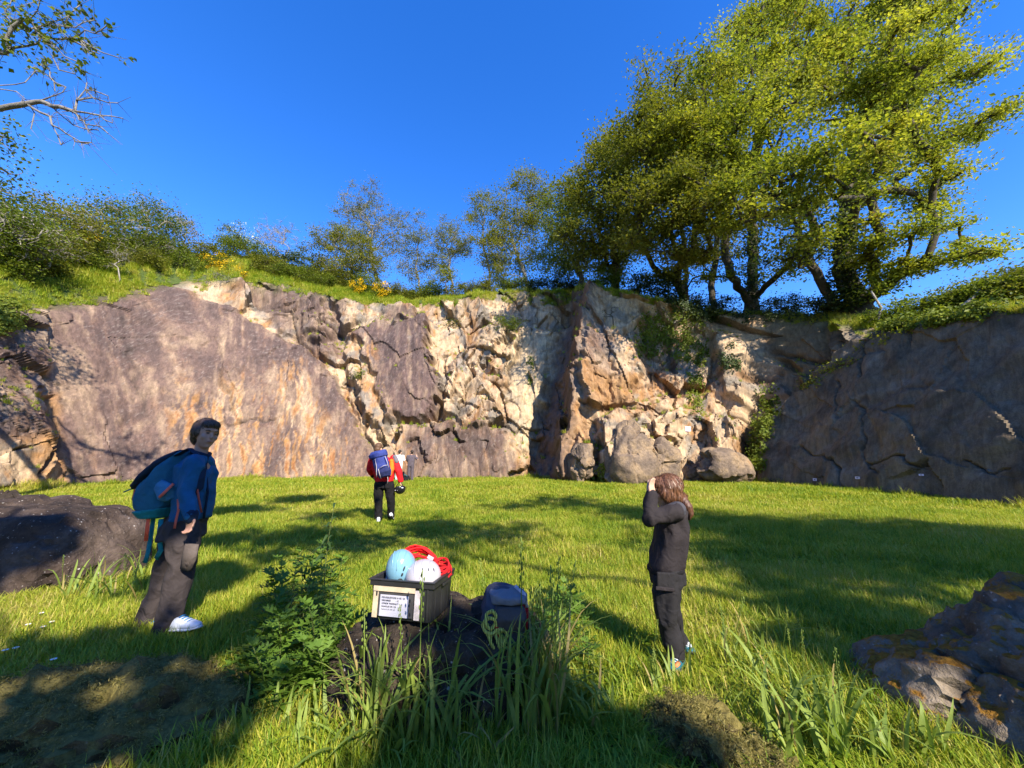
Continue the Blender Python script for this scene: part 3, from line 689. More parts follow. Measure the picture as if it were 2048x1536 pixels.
# ---- left hillside
GL = 'scrubby trees on the left hillside'
for i, (X_, d_, L_px, nc, nl_, pal_, lab, R_) in enumerate([
    (40, 6.5, [(20, 430, 55, 45), (60, 470, 60, 45), (10, 490, 60, 40)], 130, 8500, 'green', 'dense dark green tree at the far left of the hillside', .2),
    (110, 7.5, [(110, 425, 50, 34), (150, 450, 50, 42), (95, 470, 50, 40), (140, 500, 56, 30)], 140, 8500, 'olive', 'olive scrub tree second from the left on the hillside', .15),
    (215, 6.5, [(215, 425, 46, 36), (250, 450, 46, 40), (190, 460, 48, 42), (220, 500, 56, 36)], 150, 9500, 'green', 'bushy green tree with pale stems in the middle of the left hillside', .15),
    (300, 6.0, [(300, 425, 40, 34), (335, 450, 44, 38), (285, 465, 46, 42), (320, 500, 54, 34)], 150, 9500, 'green', 'rounded green tree to the right of the bushy one on the left hillside', .14),
    (365, 6.5, [(365, 450, 26, 26), (375, 480, 22, 22), (350, 490, 30, 24)], 60, 1300, 'grey', 'grey twiggy half-bare tree at the right end of the left thicket', .08),
    ]):
    px_tree('scrub_tree', lab, X_, d_, L_px, nc, nl_, .13, pal_, R_, 130 + i, mat=M_BARK_P, group=GL, crad=.46, tw=8 if pal_ == 'grey' else 5)
px_tree('hawthorn', 'hawthorn in white blossom on the skyline left of the bare grey shrub', 478, 6.0, [(478, 470, 34, 22), (490, 490, 34, 20), (455, 485, 24, 20)], 60, 3600, .11, 'green', .08, 140, crad=.32, extra_px=[('blossom', [(478, 464, 36, 20), (495, 480, 26, 18)], 420, .09, 'white')])
px_tree('bare_shrub', 'bare grey shrub on the skyline right of the blossoming hawthorn', 555, 5.5, [(550, 465, 36, 24), (580, 470, 24, 22), (530, 480, 24, 20), (560, 500, 30, 18)], 90, 900, .09, 'grey', .06, 141, cat='shrub', mat=M_BARK_P, crad=.34, tw=10)
# ---- low shrubs along the rim
SHR = [(60, 1.6, 40, 20, 'green', 1900), (135, 2.4, 40, 22, 'olive', 2000), (205, 2.6, 36, 18, 'green', 1800), (300, 2.2, 40, 22, 'olive', 2000), (360, 2.0, 34, 22, 'green', 1800), (520, 2.2, 40, 22, 'olive', 2000), (560, 1.2, 36, 16, 'green', 1700), (640, 1.4, 34, 18, 'green', 1700), (700, 3.4, 40, 26, 'olive', 2000), (870, 2.6, 36, 22, 'green', 1800),   # column, metres behind the rim, half width px, height px, palette, leaves
    (20, 3.5, 44, 34, 'dark', 2600), (75, 5, 40, 26, 'green', 2200), (160, 4.6, 40, 24, 'olive', 2200), (250, 4.6, 44, 24, 'green', 2300), (345, 4.4, 44, 30, 'green', 2500), (400, 4.0, 40, 26, 'olive', 2200),
    (440, 5, 44, 28, 'green', 2600), (500, 4.4, 48, 30, 'green', 2600), (545, 3.6, 46, 28, 'dark', 2400), (590, 4.2, 44, 30, 'green', 2500), (635, 3.6, 40, 26, 'olive', 2200), (585, 1.8, 36, 18, 'green', 1600), (660, 2.4, 40, 26, 'olive', 2200),
    (720, 2.2, 34, 24, 'green', 2000), (790, 2.2, 34, 20, 'olive', 1800), (845, 1.6, 34, 22, 'green', 1700), (930, 1.8, 36, 18, 'olive', 1700), (965, 1.0, 30, 16, 'olive', 1500), (1000, 2.0, 36, 22, 'green', 1900), (1045, 1.2, 34, 18, 'green', 1700), (1095, 1.4, 40, 22, 'dark', 2200),
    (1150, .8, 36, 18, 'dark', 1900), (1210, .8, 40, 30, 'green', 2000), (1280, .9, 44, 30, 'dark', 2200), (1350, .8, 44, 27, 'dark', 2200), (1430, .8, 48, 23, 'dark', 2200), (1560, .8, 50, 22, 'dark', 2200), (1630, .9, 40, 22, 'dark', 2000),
    (1760, 1.2, 50, 26, 'green', 2600), (1830, 1.4, 50, 30, 'green', 2600), (1900, 1.2, 56, 30, 'green', 2800), (1980, 1.4, 60, 36, 'green', 3000), (2050, 1.4, 70, 40, 'olive', 3000), (1860, 2.6, 50, 44, 'olive', 2600), (1945, 2.8, 56, 48, 'olive', 2600), (2030, 3.0, 60, 44, 'spring', 2600)]
PALN = {'dark': 'dark', 'green': 'green', 'olive': 'olive', 'spring': 'yellow-green'}
ORD = ['first', 'second', 'third', 'fourth', 'fifth', 'sixth', 'seventh', 'eighth', 'ninth', 'tenth', 'eleventh', 'twelfth', 'thirteenth', 'fourteenth', 'fifteenth']; seen_ = {}
for i, (X_, d_, hw, hh, pal_, nl_) in enumerate(sorted(SHR)):
    b = hill(X_, d_); u_, v_ = proj(b.x, b.y, b.z)
    side = 'left hillside' if X_ < 420 else ('middle of the rim' if X_ < 1100 else ('shaded rim under the tall trees' if X_ < 1700 else 'right end of the rim'))
    hh *= 1.5; hw *= 1.15; nl_ = int(nl_ * 1.5)
    L_ = [(u_ - hw * .4, v_ - hh * .5, hw * .6, hh * .55), (u_ + hw * .4, v_ - hh * .45, hw * .6, hh * .5), (u_, v_ - hh * .75, hw * .5, hh * .45)]
    key = (pal_, side); seen_[key] = seen_.get(key, 0) + 1
    px_tree('low_shrub', f'{ORD[seen_[key] - 1]} low {PALN[pal_]} shrub from the left on the {side}', X_, d_, L_, 42, nl_, .115, pal_, .035, 300 + i, cat='shrub', group=f'low {PALN[pal_]} shrubs on the {side}', base=b, crad=.30, tw=4, rmin=.008)
# ---- broom in flower
for i, (X_, d_, px_, py_, rx_, ry_, lab) in enumerate([
    (428, 2.6, 428, 520, 26, 15, 'yellow broom bush highest on the slope left of the middle'), (462, 1.6, 463, 546, 24, 17, 'bright yellow broom bush leaning over the rim left of the middle'),
    (714, .9, 714, 572, 13, 16, 'narrow yellow broom bush below the feathery round tree'), (762, .7, 762, 578, 15, 16, 'round yellow broom bush on the rim right of the narrow one'),
    (170, 6.0, 172, 475, 24, 12, 'faint yellow broom bush in the left thicket'), (268, 5.5, 272, 506, 20, 10, 'pale yellow broom bush beside the rounded green tree on the left')]):
    b = hill(X_, d_); Yb = b.y
    root = px_tree('broom_bush', lab, X_, d_, [(px_, py_ + ry_ * .5, rx_ * 1.25, ry_ * 1.2), (px_, py_ + ry_, rx_, ry_)], 50, 2400, .09, 'green', .03, 400 + i, cat='bush', group='broom bushes in flower', base=b, crad=.2, tw=5, rmin=.007,
        extra_px=[('blossom', [(px_ + rx_ * .3, py_ + ry_ * .4, rx_ * .8, ry_ * .5), (px_ - rx_ * .7, py_ - ry_ * .3, rx_ * .6, ry_ * .6), (px_ + rx_ * .5, py_ - ry_ * .6, rx_ * .5, ry_ * .5), (px_ - rx_ * .1, py_ + ry_ * .9, rx_ * .5, ry_ * .5), (px_ + rx_ * 1.1, py_ + ry_ * .1, rx_ * .4, ry_ * .4)], 620 if i < 4 else 220, .085, 'yellow')])
# pale stems of young birches on the left slope
px_tree('young_birch', 'young birch with thin white stem on the grassy slope at left', 238, .9, [(236, 520, 16, 20), (244, 505, 14, 16)], 24, 500, .09, 'olive', .035, 450, trunk_px=[(240, 560), (236, 535)], mat=M_BARK_P, crad=.22)
px_tree('young_birch', 'young forked birch with pale stem further left on the slope', 100, 2.2, [(104, 500, 18, 20), (112, 485, 14, 16)], 24, 500, .09, 'olive', .04, 451, trunk_px=[(98, 535), (104, 515)], mat=M_BARK_P, crad=.22)
px_tree('dead_shrub', 'brown leafless shrub hanging on the rim above the mauve slab', 432, .35, [(430, 575, 34, 22), (445, 555, 26, 16), (415, 590, 18, 14)], 70, 260, .08, 'grey', .045, 452, cat='shrub', mat=M_BARK_G, crad=.26, tw=9, rmin=.011)
for i, (X_, px_, py_, rx_, ry_, lab) in enumerate([(1010, 1012, 650, 34, 16, 'green bush growing on the ledge left of the deep corner'), (895, 905, 648, 24, 7, 'small dry bush on the ledge above the pale wall'), (690, 722, 750, 12, 10, 'tiny fern tuft in the crack left of the mauve pillar')]):
    p_, n_ = cliff_at(px_, py_ + ry_ * .6); Yb = p_.y - .25; b = Vector((p_.x, p_.y, p_.z))
    px_tree('ledge_bush', lab, X_, 0, [(px_, py_, rx_, ry_)], 36, 1700 if i == 0 else 600, .10, ('green', 'olive', 'green')[i], .025, 460 + i, cat='bush', base=b, crad=.2, tw=3, rmin=.006)
p_, n_ = cliff_at(1226, 655); px_tree('bare_sapling', 'bare black sapling growing out of the dappled rock right of the deep corner', 1226, 0, [(1228, 612, 9, 14), (1216, 628, 14, 8)], 9, 30, .07, 'olive', .035, 470, trunk_px=[(1226, 640)], base=p_, crad=.12, tw=3, rmin=.012)
for i, (pts, lab) in enumerate([([(1755, 640), (1762, 615), (1742, 582)], 'pale leaning dead stem below the largest tree'), ([(1925, 612), (1950, 592), (1962, 578)], 'pale broken branch lying in the bushes at the right end of the rim')]):
    bb = hill(pts[0][0], .6); P = [at(p[0], p[1], bb.y) for p in pts]; o = MB().tube([q - P[0] for q in P], [.07, .06, .045], 8).build('dead_branch', M_BARK_P); o.location = P[0]; tag(o, lab, 'branch')
# ---- ivy and creepers hanging on the wall
def creeper(label, poly, n_, size, pal, seed, thick=.22, cat='creeper'):
    rng = np.random.default_rng(seed); sd = poly_sd(Uf, Vf, poly); wgt = (sd > 0) * np.clip(.25 + 1.3 * fbm(CVf * 1.6, 3, seed)[:], 0, 1) if False else None
    ii = np.where(sd > -2)[0]; nz = fbm(CVf[ii] * 1.3, 3, seed); w = np.clip(.30 + 1.2 * nz + .02 * sd[ii], 0, 1) ** 1.5; w /= w.sum()
    c = rng.choice(ii, n_, p=w)
    P = CVf[c] + cliff_n[c] * rng.random((n_, 1)) ** 1.6 * thick + rng.standard_normal((n_, 3)) * np.array([.06, .06, .10])
    b0 = P.mean(0); o = link('ivy', leaves_mesh('ivy', P - b0, size, rng, .2, .8, nrm=cliff_n[c], clr=.6 * np.clip(.5 + nz[np.searchsorted(ii, c)], 0, 1) + .4 * rng.random(n_)), M_LF[pal])
    o.location = b0.tolist(); tag(o, label, cat, 'creepers on the quarry wall'); return o
creeper('curtain of green ivy spilling from the rim over the ochre recess', [(1265, 620), (1400, 622), (1420, 700), (1400, 745), (1385, 720), (1330, 715), (1270, 712)], 4600, .12, 'green', 1, .35)
creeper('narrow ivy strand hanging below the main curtain', [(1372, 700), (1405, 700), (1412, 780), (1398, 842), (1384, 840), (1376, 780)], 1300, .11, 'green', 2, .25)
creeper('dark ivy patch on the block right of the ivy strand', [(1440, 700), (1470, 690), (1480, 740), (1450, 750)], 600, .11, 'dark', 3)
creeper('thick shrubby growth filling the gully beside the grey slab', [(1512, 775), (1560, 778), (1562, 830), (1540, 880), (1530, 945), (1490, 930), (1492, 880), (1510, 840)], 3800, .12, 'green', 4, .75)
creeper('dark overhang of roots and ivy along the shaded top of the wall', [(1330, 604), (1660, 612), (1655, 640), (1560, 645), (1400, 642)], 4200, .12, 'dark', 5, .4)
creeper('strip of green plants along the upper edge of the grey slab', [(1595, 770), (1650, 735), (1720, 690), (1790, 655), (1840, 640), (1850, 648), (1760, 690), (1690, 735), (1610, 785)], 1500, .10, 'olive', 6, .22)
creeper('bushy fringe along the top of the grey slab at right', [(1760, 620), (1900, 600), (2060, 570), (2100, 620), (1950, 640), (1850, 655), (1770, 665)], 4200, .12, 'green', 7, .5)
creeper('small green plants on the boulders at the foot of the wall', [(1180, 930), (1222, 925), (1225, 968), (1180, 968)], 420, .12, 'green', 8, .3)
creeper('thin green creeper on the pale wall left of the deep corner', [(1055, 715), (1068, 715), (1066, 770), (1056, 775)], 220, .10, 'green', 9, .15)
creeper('leafy fringe at the top left end of the wall', [(-60, 590), (60, 560), (110, 575), (60, 620), (30, 660), (-60, 680)], 2400, .13, 'green', 10, .5)

# ---- the tree at the left edge: bare limbs reaching into the sky, leafy above; trunk outside the picture
def edge_tree():
    Y0 = 8.2; base = Vector((-15.2, 8.6, gzf(-15.2, 8.6)))
    root = empty('overhanging_tree', base); tag(root, 'tree at the left edge reaching bare twisted limbs into the sky', 'tree')
    t = Tree(77); rng = t.rng; q = lambda p, dy=0: np.array(at(p[0], p[1], Y0 + dy))
    ft = t.limb([np.array(base) - [0, 0, .3], np.array(base) + [.2, 0, 3], np.array(base) + [.5, -.2, 6.0], np.array(base) + [.6, -.2, 8.6], q((-230, 20)), q((-200, -80))], -1, .06)
    def L(pts, dy=0.0, j=.03):
        P = [q(p, dy * i / max(1, len(pts) - 1)) for i, p in enumerate(pts)]; s_ = t.nearest(P[0]); t.limb([np.array(t.pos[s_])] + P, s_, j, .22)
    L([(-200, 262), (-120, 240), (0, 217), (71, 204), (100, 194), (125, 185), (132, 174)])
    for pts, dy in [([(83, 203), (142, 221), (167, 242), (195, 252), (216, 267)], -.6), ([(112, 222), (146, 250), (170, 258), (196, 260)], .4), ([(146, 222), (200, 231), (222, 232), (246, 237)], .5), ([(54, 208), (100, 233), (104, 250), (146, 275), (183, 285)], -.3), ([(150, 222), (154, 200), (171, 179), (174, 165)], .2), ([(154, 200), (185, 195), (215, 205), (235, 206)], .3), ([(171, 179), (190, 182), (216, 192)], .1),
        ([(-60, 228), (0, 171), (50, 165), (71, 142), (88, 146), (108, 162), (110, 183)], .3), ([(-30, 200), (0, 178), (33, 183), (50, 198)], .1), ([(108, 164), (100, 142), (90, 121)], .2), ([(104, 250), (115, 270), (122, 290)], 0), ([(60, 212), (66, 240), (62, 258)], 0), ([(146, 275), (150, 283), (175, 287)], 0), ([(167, 242), (176, 262)], 0), ([(200, 231), (210, 240), (225, 246)], 0),
        ([(-230, 60), (-120, 130), (-40, 110), (21, 96), (54, 92), (83, 71), (137, 77), (160, 80), (205, 105), (236, 115)], .5), ([(21, 96), (12, 80), (25, 54), (75, 21), (80, 0), (84, -30)], -.4), ([(83, 75), (108, 90), (128, 112), (158, 125), (160, 140)], .3), ([(137, 77), (170, 60), (200, 62), (215, 50)], -.2), ([(54, 60), (100, 45), (140, 30), (160, 10)], .3), ([(100, 45), (150, 55), (190, 40)], .2), ([(25, 54), (10, 20), (30, -20)], 0), ([(108, 92), (106, 115), (118, 140), (150, 148)], .1), ([(160, 80), (175, 100), (200, 108)], .1)]: L(pts, dy)
    cl = [q(p, rng.normal() * .5) for p in [(10, 40), (30, 70), (-10, 60), (12, 110), (8, 140), (20, 20), (60, 40), (55, 95), (75, 60), (100, 30), (120, 50), (150, 40), (130, 15), (165, 60), (190, 60), (200, 100), (185, 95), (228, 112), (236, 118), (215, 105), (110, 75), (90, 20), (175, 25), (150, 90), (160, 130), (120, 110), (-40, 120), (-60, 60), (-50, 10), (0, -20), (60, -20), (10, 232), (-20, 240), (5, 128)]]
    t.tips = []
    pp = np.array(t.pos); uu_, vv_ = proj(pp[:, 0], pp[:, 1], pp[:, 2]); ok = np.where((uu_ > -140) & (vv_ < 150) & (pp[:, 2] > 6))[0]; w = np.clip(1.3 - uu_[ok] / 260, .12, 2) ; n_ = 1000
    sel = rng.choice(ok, 230, p=w / w.sum()); tA = pp[sel]; tB = tA + rng.standard_normal((230, 3)) * np.array([.24, .24, .2]); k_ = rng.integers(0, 230, n_); f_ = rng.random((n_, 1)); P = tA[k_] * (1 - f_) + tB[k_] * f_ + rng.standard_normal((n_, 3)) * .05
    # fine bare twiglets along the limbs
    pp = np.array(t.pos); far = np.where(pp[:, 0] > -12.6)[0]; ti = rng.choice(far, 260); d_ = rng.standard_normal((260, 3)) * np.array([.2, .2, .2]) + np.array([.14, 0, .0])
    tA = np.concatenate([tA, pp[ti]]); tB = np.concatenate([tB, pp[ti] + d_])
    # the rest of its crown, outside the frame, throws the shade on the left end of the wall
    lob = [(np.array([-19.6, 11.2, 12.4]), (1.8, 2.2, 1.8)), (np.array([-18.0, 10.6, 8.6]), (1.3, 1.4, 1.6)), (np.array([-20.0, 9.0, 9.0]), (1.6, 1.8, 2))]
    c2 = in_lobes(lob, 120, rng); t.grow(list(c2)); P2 = c2[rng.integers(0, 120, 6500)] + rng.standard_normal((6500, 3)) * .30
    inv = np.array(base); t.pos = [p - inv for p in t.pos]
    t.wood('trunk', .24, M_BARK_G, root, .009, .66, (tA - inv, tB - inv))
    P = np.concatenate([P, P2]) - inv
    link('crown', leaves_mesh('crown', P, .115, rng, .5), M_LF['green'], root)
edge_tree()
# ---- trees behind the camera whose shade falls across the meadow
def shade_tree(label, spots, nleaf, seed, pal='green', lsize=.24, gapr=.9, R0=.13, shift=(.8, -.5)):
    """spots: photo pixel on the meadow, or world point, that a leafy bough keeps in the shade; bough radius; bough height"""
    cot = 1 / math.tan(SUN_EL); lob = []
    for sp_ in spots:
        if len(sp_) == 4: g = on_z(sp_[0], sp_[1], 0); rm, h = sp_[2], sp_[3]
        else: g = Vector(sp_[:3]); rm, h = sp_[3], sp_[4]
        dh = h - g.z; c = np.array([g.x + SUN_H[0] * cot * dh, g.y + SUN_H[1] * cot * dh, h]); lob.append((c, (rm, rm * 1.1, rm * .55)))
    m = np.mean([l[0] for l in lob], 0); base = Vector((m[0] + shift[0], min(m[1], -3.0) + shift[1], 0)); base.z = gzf(base.x, base.y)
    hmin = min(l[0][2] for l in lob)
    return make_tree('shade_tree', label, 'tree', base, [(base.x + .1, base.y, hmin * .4), (base.x - .1, base.y + .2, hmin * .75), (m[0], m[1], hmin * .95)], lob, 18 * len(lob), nleaf, lsize, pal, R0, seed, crad=.42 * gapr, group='trees behind the photographer', tw=1)
shade_tree('tall tree behind and right of the photographer shading the right of the meadow', [(1330, 1045, 1.5, 11), (1480, 1060, 1.6, 11.5), (1640, 1075, 1.8, 11), (1800, 1070, 1.8, 12), (1560, 1110, 1.2, 10), (1440, 1105, .9, 10), (1110, 1012, 1.3, 11.5), (1000, 1022, .7, 11), (1210, 1020, 1.2, 11.5), (1330, 1100, .6, 10)], 6800, 501, shift=(3, -1))
shade_tree('second tree behind the photographer further right', [(1980, 1085, 1.9, 10), (1900, 1125, 1.3, 9.5), (1730, 1130, 1.1, 9), (2100, 1150, 1.6, 9), (1620, 1165, .6, 9), (1540, 1180, .45, 9)], 4700, 502, shift=(3, -1))
shade_tree('tree behind the photographer casting shade on the right boulder', [(2060, 1260, .3, 6.5), (1720, 1250, .3, 7), (1640, 1320, .16, 6.5)], 1300, 503, shift=(1.5, -1), gapr=.5)
shade_tree('tree right behind the photographer shading the boulder and the near grass', [(1000, 1520, .26, 6), (1150, 1500, .24, 6), (900, 1540, .2, 6), (-.10, 2.5, .35, .16, 6.2), (-2.0, 3.45, .35, .16, 6.5), (-2.2, 3.3, .2, .14, 6.6)], 1900, 504, gapr=.34, R0=.05, shift=(1.5, -.5))
shade_tree('tree behind and left of the photographer dappling the left foreground', [(60, 1345, .2, 6.5), (250, 1325, .12, 6.5), (60, 1530, .14, 6), (-2.72, 3.42, 1.32, .24, 7.4), (-2.78, 3.42, .95, .18, 7.2), (-3.2, 3.6, 1.0, .18, 7.3), (-5.4, 4.3, .5, .3, 7.5), (380, 1300, .16, 7), (370, 1450, .14, 6)], 2600, 505, gapr=.32, R0=.05, shift=(1.0, -.5))
shade_tree('slim tree behind the photographer dappling the middle of the meadow', [(860, 1058, .45, 10), (480, 1025, .45, 11), (600, 1005, .6, 11), (700, 1095, .34, 9), (600, 1080, .4, 9), (1050, 1062, .3, 10), (450, 1085, .35, 9.5), (540, 1120, .28, 9), (900, 1095, .26, 9.5), (660, 1040, .3, 10), (980, 1080, .24, 9.5)], 4200, 506, gapr=.7, R0=.06, shift=(4, -1))
# ---- unseen ring of trees added to cut the sky fill from behind
rngw = random.Random(9)
for i, (x_, y_, h_) in enumerate([(-34, -8, 13), (-28, -20, 13), (-20, -27, 13.5), (-11, -30, 13), (-2, -31, 13), (7, -31, 12.5), (16, -31, 13), (25, -27, 13), (32, -19, 13), (37, -9, 13), (-31, 2, 14), (36, 1, 13)]):
    lob = [(np.array([x_ + rngw.uniform(-2, 2), y_ + rngw.uniform(-2, 2), h_ * f_]), (r_, r_, h_ * .2)) for f_, r_ in ((.25, 4.6), (.5, 5.0), (.75, 4.2), (.92, 2.6))]
    make_tree('sky_block_tree', f'unseen tree added behind the photographer to cut the sky fill, number {i + 1} counted from the left', 'tree', Vector((x_, y_, gzf(x_, y_))), [(x_, y_, h_ * .3), (x_, y_, h_ * .6)], lob, 60, 3600, .75, 'dark', .3, 700 + i, crad=1.1, group='added trees cutting the sky fill from behind', tw=1)
# ================================================================== PEOPLE
def cloth(name, colr, var=.16, scale=9, bstr=.6, rough=.85, spec=.2, fold=14):
    n = NT(name); v = n.noise(scale, None, 3)
    c = n.mix(1.0, colr, n.ramp(v, [(.3, (1 - var,) * 3), (.7, (1 + var,) * 3)]), 'MULTIPLY')
    fo = n.math('ADD', n.math('MULTIPLY', n.noise(fold, None, 2, .4, .6), 1.0), n.math('MULTIPLY', n.noise(420, None, 1), .06))
    return n.done(n.bsdf(c, rough, spec, fo, bstr, .03))
M_SKIN = plain('skin', (.36, .20, .14), .55, .35, .06, 20, .08)
M_SKIN2 = plain('skin_pale', (.50, .30, .22), .55, .35, .06, 20, .08)
M_HAIR = plain('hair_dark', (.020, .013, .010), .55, .4, .3, 60, .5, .006)
M_HAIR_B = plain('hair_brown', (.085, .036, .018), .42, .5, .35, 50, .5, .006)
M_EYE = plain('eye_dark', (.03, .02, .018), .3, .4)
M_LIP = plain('lip', (.30, .13, .10), .5, .3)
M_BLUE = cloth('jacket_blue', (.010, .085, .19)); M_TEAL = cloth('strap_teal', (.010, .17, .20)); M_NAVY = cloth('cloth_navy', (.008, .020, .045))
M_TRS = cloth('trousers_grey', (.042, .034, .034)); M_TRS2 = cloth('patch_grey', (.085, .068, .060)); M_BLK = cloth('cloth_black', (.008, .0075, .009))
M_CHAR = cloth('hoodie_charcoal', (.022, .018, .020)); M_CHAR2 = cloth('yoke_grey', (.050, .049, .060)); M_TRS3 = cloth('trousers_black_grey', (.017, .016, .018))
M_RED = cloth('jacket_red', (.62, .012, .018)); M_ORANGE = cloth('panel_orange', (.80, .17, .015)); M_GREYP = cloth('panel_grey', (.13, .12, .14))
M_PINK = cloth('strap_coral', (.60, .13, .09)); M_ORG2 = cloth('strap_orange', (.85, .11, .05)); M_PACKB = cloth('pack_blue', (.030, .045, .19)); M_PACKN = cloth('pack_navy', (.018, .024, .085)); M_STRAPG = cloth('strap_grey', (.32, .30, .33))
M_SHOE_B = cloth('shoe_blue', (.02, .14, .34)); M_SHOE_W = cloth('shoe_white', (.55, .58, .62)); M_SHOE_T = cloth('shoe_teal', (.02, .12, .16)); M_SOLE = plain('sole_rubber', (.62, .64, .66), .7); M_SOLE_D = plain('sole_dark', (.03, .03, .03), .7); M_WHITE_SH = cloth('shirt_white', (.62, .66, .72)); M_MINT = cloth('trousers_mint', (.42, .58, .58)); M_PURP = cloth('clothes_plum', (.085, .07, .085))
def remesh(mb, name, voxel, smooth=6, fold=0.0, fscale=14, seed=0, squash=None):
    m = mb.mesh('tmp'); o = bpy.data.objects.new('tmp', m); C.objects.link(o)
    r = o.modifiers.new('r', 'REMESH'); r.mode = 'VOXEL'; r.voxel_size = voxel; r.adaptivity = 0
    s = o.modifiers.new('s', 'SMOOTH'); s.factor = .5; s.iterations = smooth
    dg = bpy.context.evaluated_depsgraph_get(); me = bpy.data.meshes.new_from_object(o.evaluated_get(dg)); bpy.data.objects.remove(o)
    me.name = name
    if fold:
        n_ = len(me.vertices); co = np.empty(n_ * 3, np.float32); me.vertices.foreach_get('co', co); co = co.reshape(-1, 3); nr = np.empty(n_ * 3, np.float32); me.vertices.foreach_get('normal', nr); nr = nr.reshape(-1, 3)
        q = co * fscale * (np.array(squash) if squash else np.array([1, 1, .55])); d = 1 - np.abs(noise(q + .6 * noise(q * .7, seed + 3)[:, None], seed)) * 2
        co = co + nr * (fold * (d - .4))[:, None]; me.vertices.foreach_set('co', co.astype(np.float32).ravel()); me.update()
    me.polygons.foreach_set('use_smooth', np.full(len(me.polygons), True)); return me
def limb(mb, pts, rad, n=14, flat=1.0):
    pts = [Vector(p) for p in pts]; P, Rr = [], []
    for i in range(len(pts) - 1):
        for q in range(4):
            t = q / 4; P.append(pts[i].lerp(pts[i + 1], t)); Rr.append(rad[i] * (1 - t) + rad[i + 1] * t)
    P.append(pts[-1]); Rr.append(rad[-1]); mb.tube(P, Rr, n, True, flat)
    for p, r in zip(pts, rad): mb.ell(p, r * .99, None, 12, 8)
def loft(mb, rings, n=20):
    """rings: (centre, half-width vector, half-depth vector)"""
    v, f = [], []
    for c, a, b in rings:
        for k in range(n):
            t = 2 * math.pi * k / n; ct, st_ = math.cos(t), math.sin(t)
            e = .82; v.append(Vector(c) + Vector(a) * math.copysign(abs(ct) ** e, ct) + Vector(b) * math.copysign(abs(st_) ** e, st_))
    m = len(rings)
    for i in range(m - 1):
        for k in range(n): f.append((i * n + k, i * n + (k + 1) % n, (i + 1) * n + (k + 1) % n, (i + 1) * n + k))
    f.append(tuple(reversed(range(n)))); f.append(tuple((m - 1) * n + k for k in range(n))); mb.add(v, f)
def frame(fwd, up):
    f = Vector(fwd).normalized(); u = Vector(up); u = (u - f * u.dot(f)).normalized(); r = f.cross(u)
    return Matrix((r, f, u)).transposed(), r, f, u        # local x = right, y = forward, z = up
def head(mb, c, fwd, up, s):
    M, r, f, u = frame(fwd, up); c = Vector(c); L = lambda x, y, z: c + (r * x + f * y + u * z) * s
    mb.ell(L(0, -.008, .028), (.075 * s, .094 * s, .090 * s), M, 20, 14); mb.ell(L(0, .028, -.035), (.058 * s, .060 * s, .078 * s), M, 18, 12)
    mb.ell(L(0, .052, -.088), (.030 * s, .030 * s, .024 * s), M); mb.ell(L(0, .094, -.018), (.012 * s, .018 * s, .018 * s), M, 12, 8); mb.tube([L(0, .078, .022), L(0, .098, -.016)], [.008 * s, .012 * s], 10)
    mb.ell(L(0, .082, -.056), (.024 * s, .012 * s, .010 * s), M, 12, 8); mb.ell(L(0, .080, .036), (.050 * s, .014 * s, .012 * s), M, 12, 8)
    for sx in (-1, 1):
        mb.ell(L(sx * .075, -.012, -.008), (.010 * s, .020 * s, .030 * s), M, 10, 8); mb.ell(L(sx * .040, .060, -.022), (.022 * s, .022 * s, .024 * s), M, 10, 8)
    return L, M
def hand(mb, wrist, d, side, s=1.0, curl=.5, spread=.012):
    """palm, four fingers and a thumb; d along the hand, side towards the thumb"""
    w = Vector(wrist); d = Vector(d).normalized(); sd = Vector(side); sd = (sd - d * sd.dot(d)).normalized(); nn = d.cross(sd)
    loft(mb, [(w - d * .01 * s, sd * .026 * s, nn * .020 * s), (w + d * .04 * s, sd * .038 * s, nn * .016 * s), (w + d * .085 * s, sd * .040 * s, nn * .013 * s)], 14)
    for k, (o, L) in enumerate(((.028, .070), (.010, .080), (-.010, .074), (-.028, .058))):
        p = w + d * .078 * s + sd * o * s; a = 0; pts = [p]
        for q in range(3):
            a += curl * (.55 + .25 * q); pts.append(pts[-1] + (d * math.cos(a) + nn * math.sin(a) + sd * o * .6) * L * s * (.45, .32, .25)[q])
        limb(mb, pts, [.0092 * s, .0088 * s, .008 * s, .007 * s], 8)
    t0 = w + d * .022 * s + sd * .028 * s; t1 = t0 + (d * .6 + sd * .62 + nn * .25) * .042 * s; t2 = t1 + (d * .85 + sd * .2 + nn * (.3 + .4 * curl)) * .036 * s
    limb(mb, [t0, t1, t2], [.014 * s, .0105 * s, .009 * s], 8)
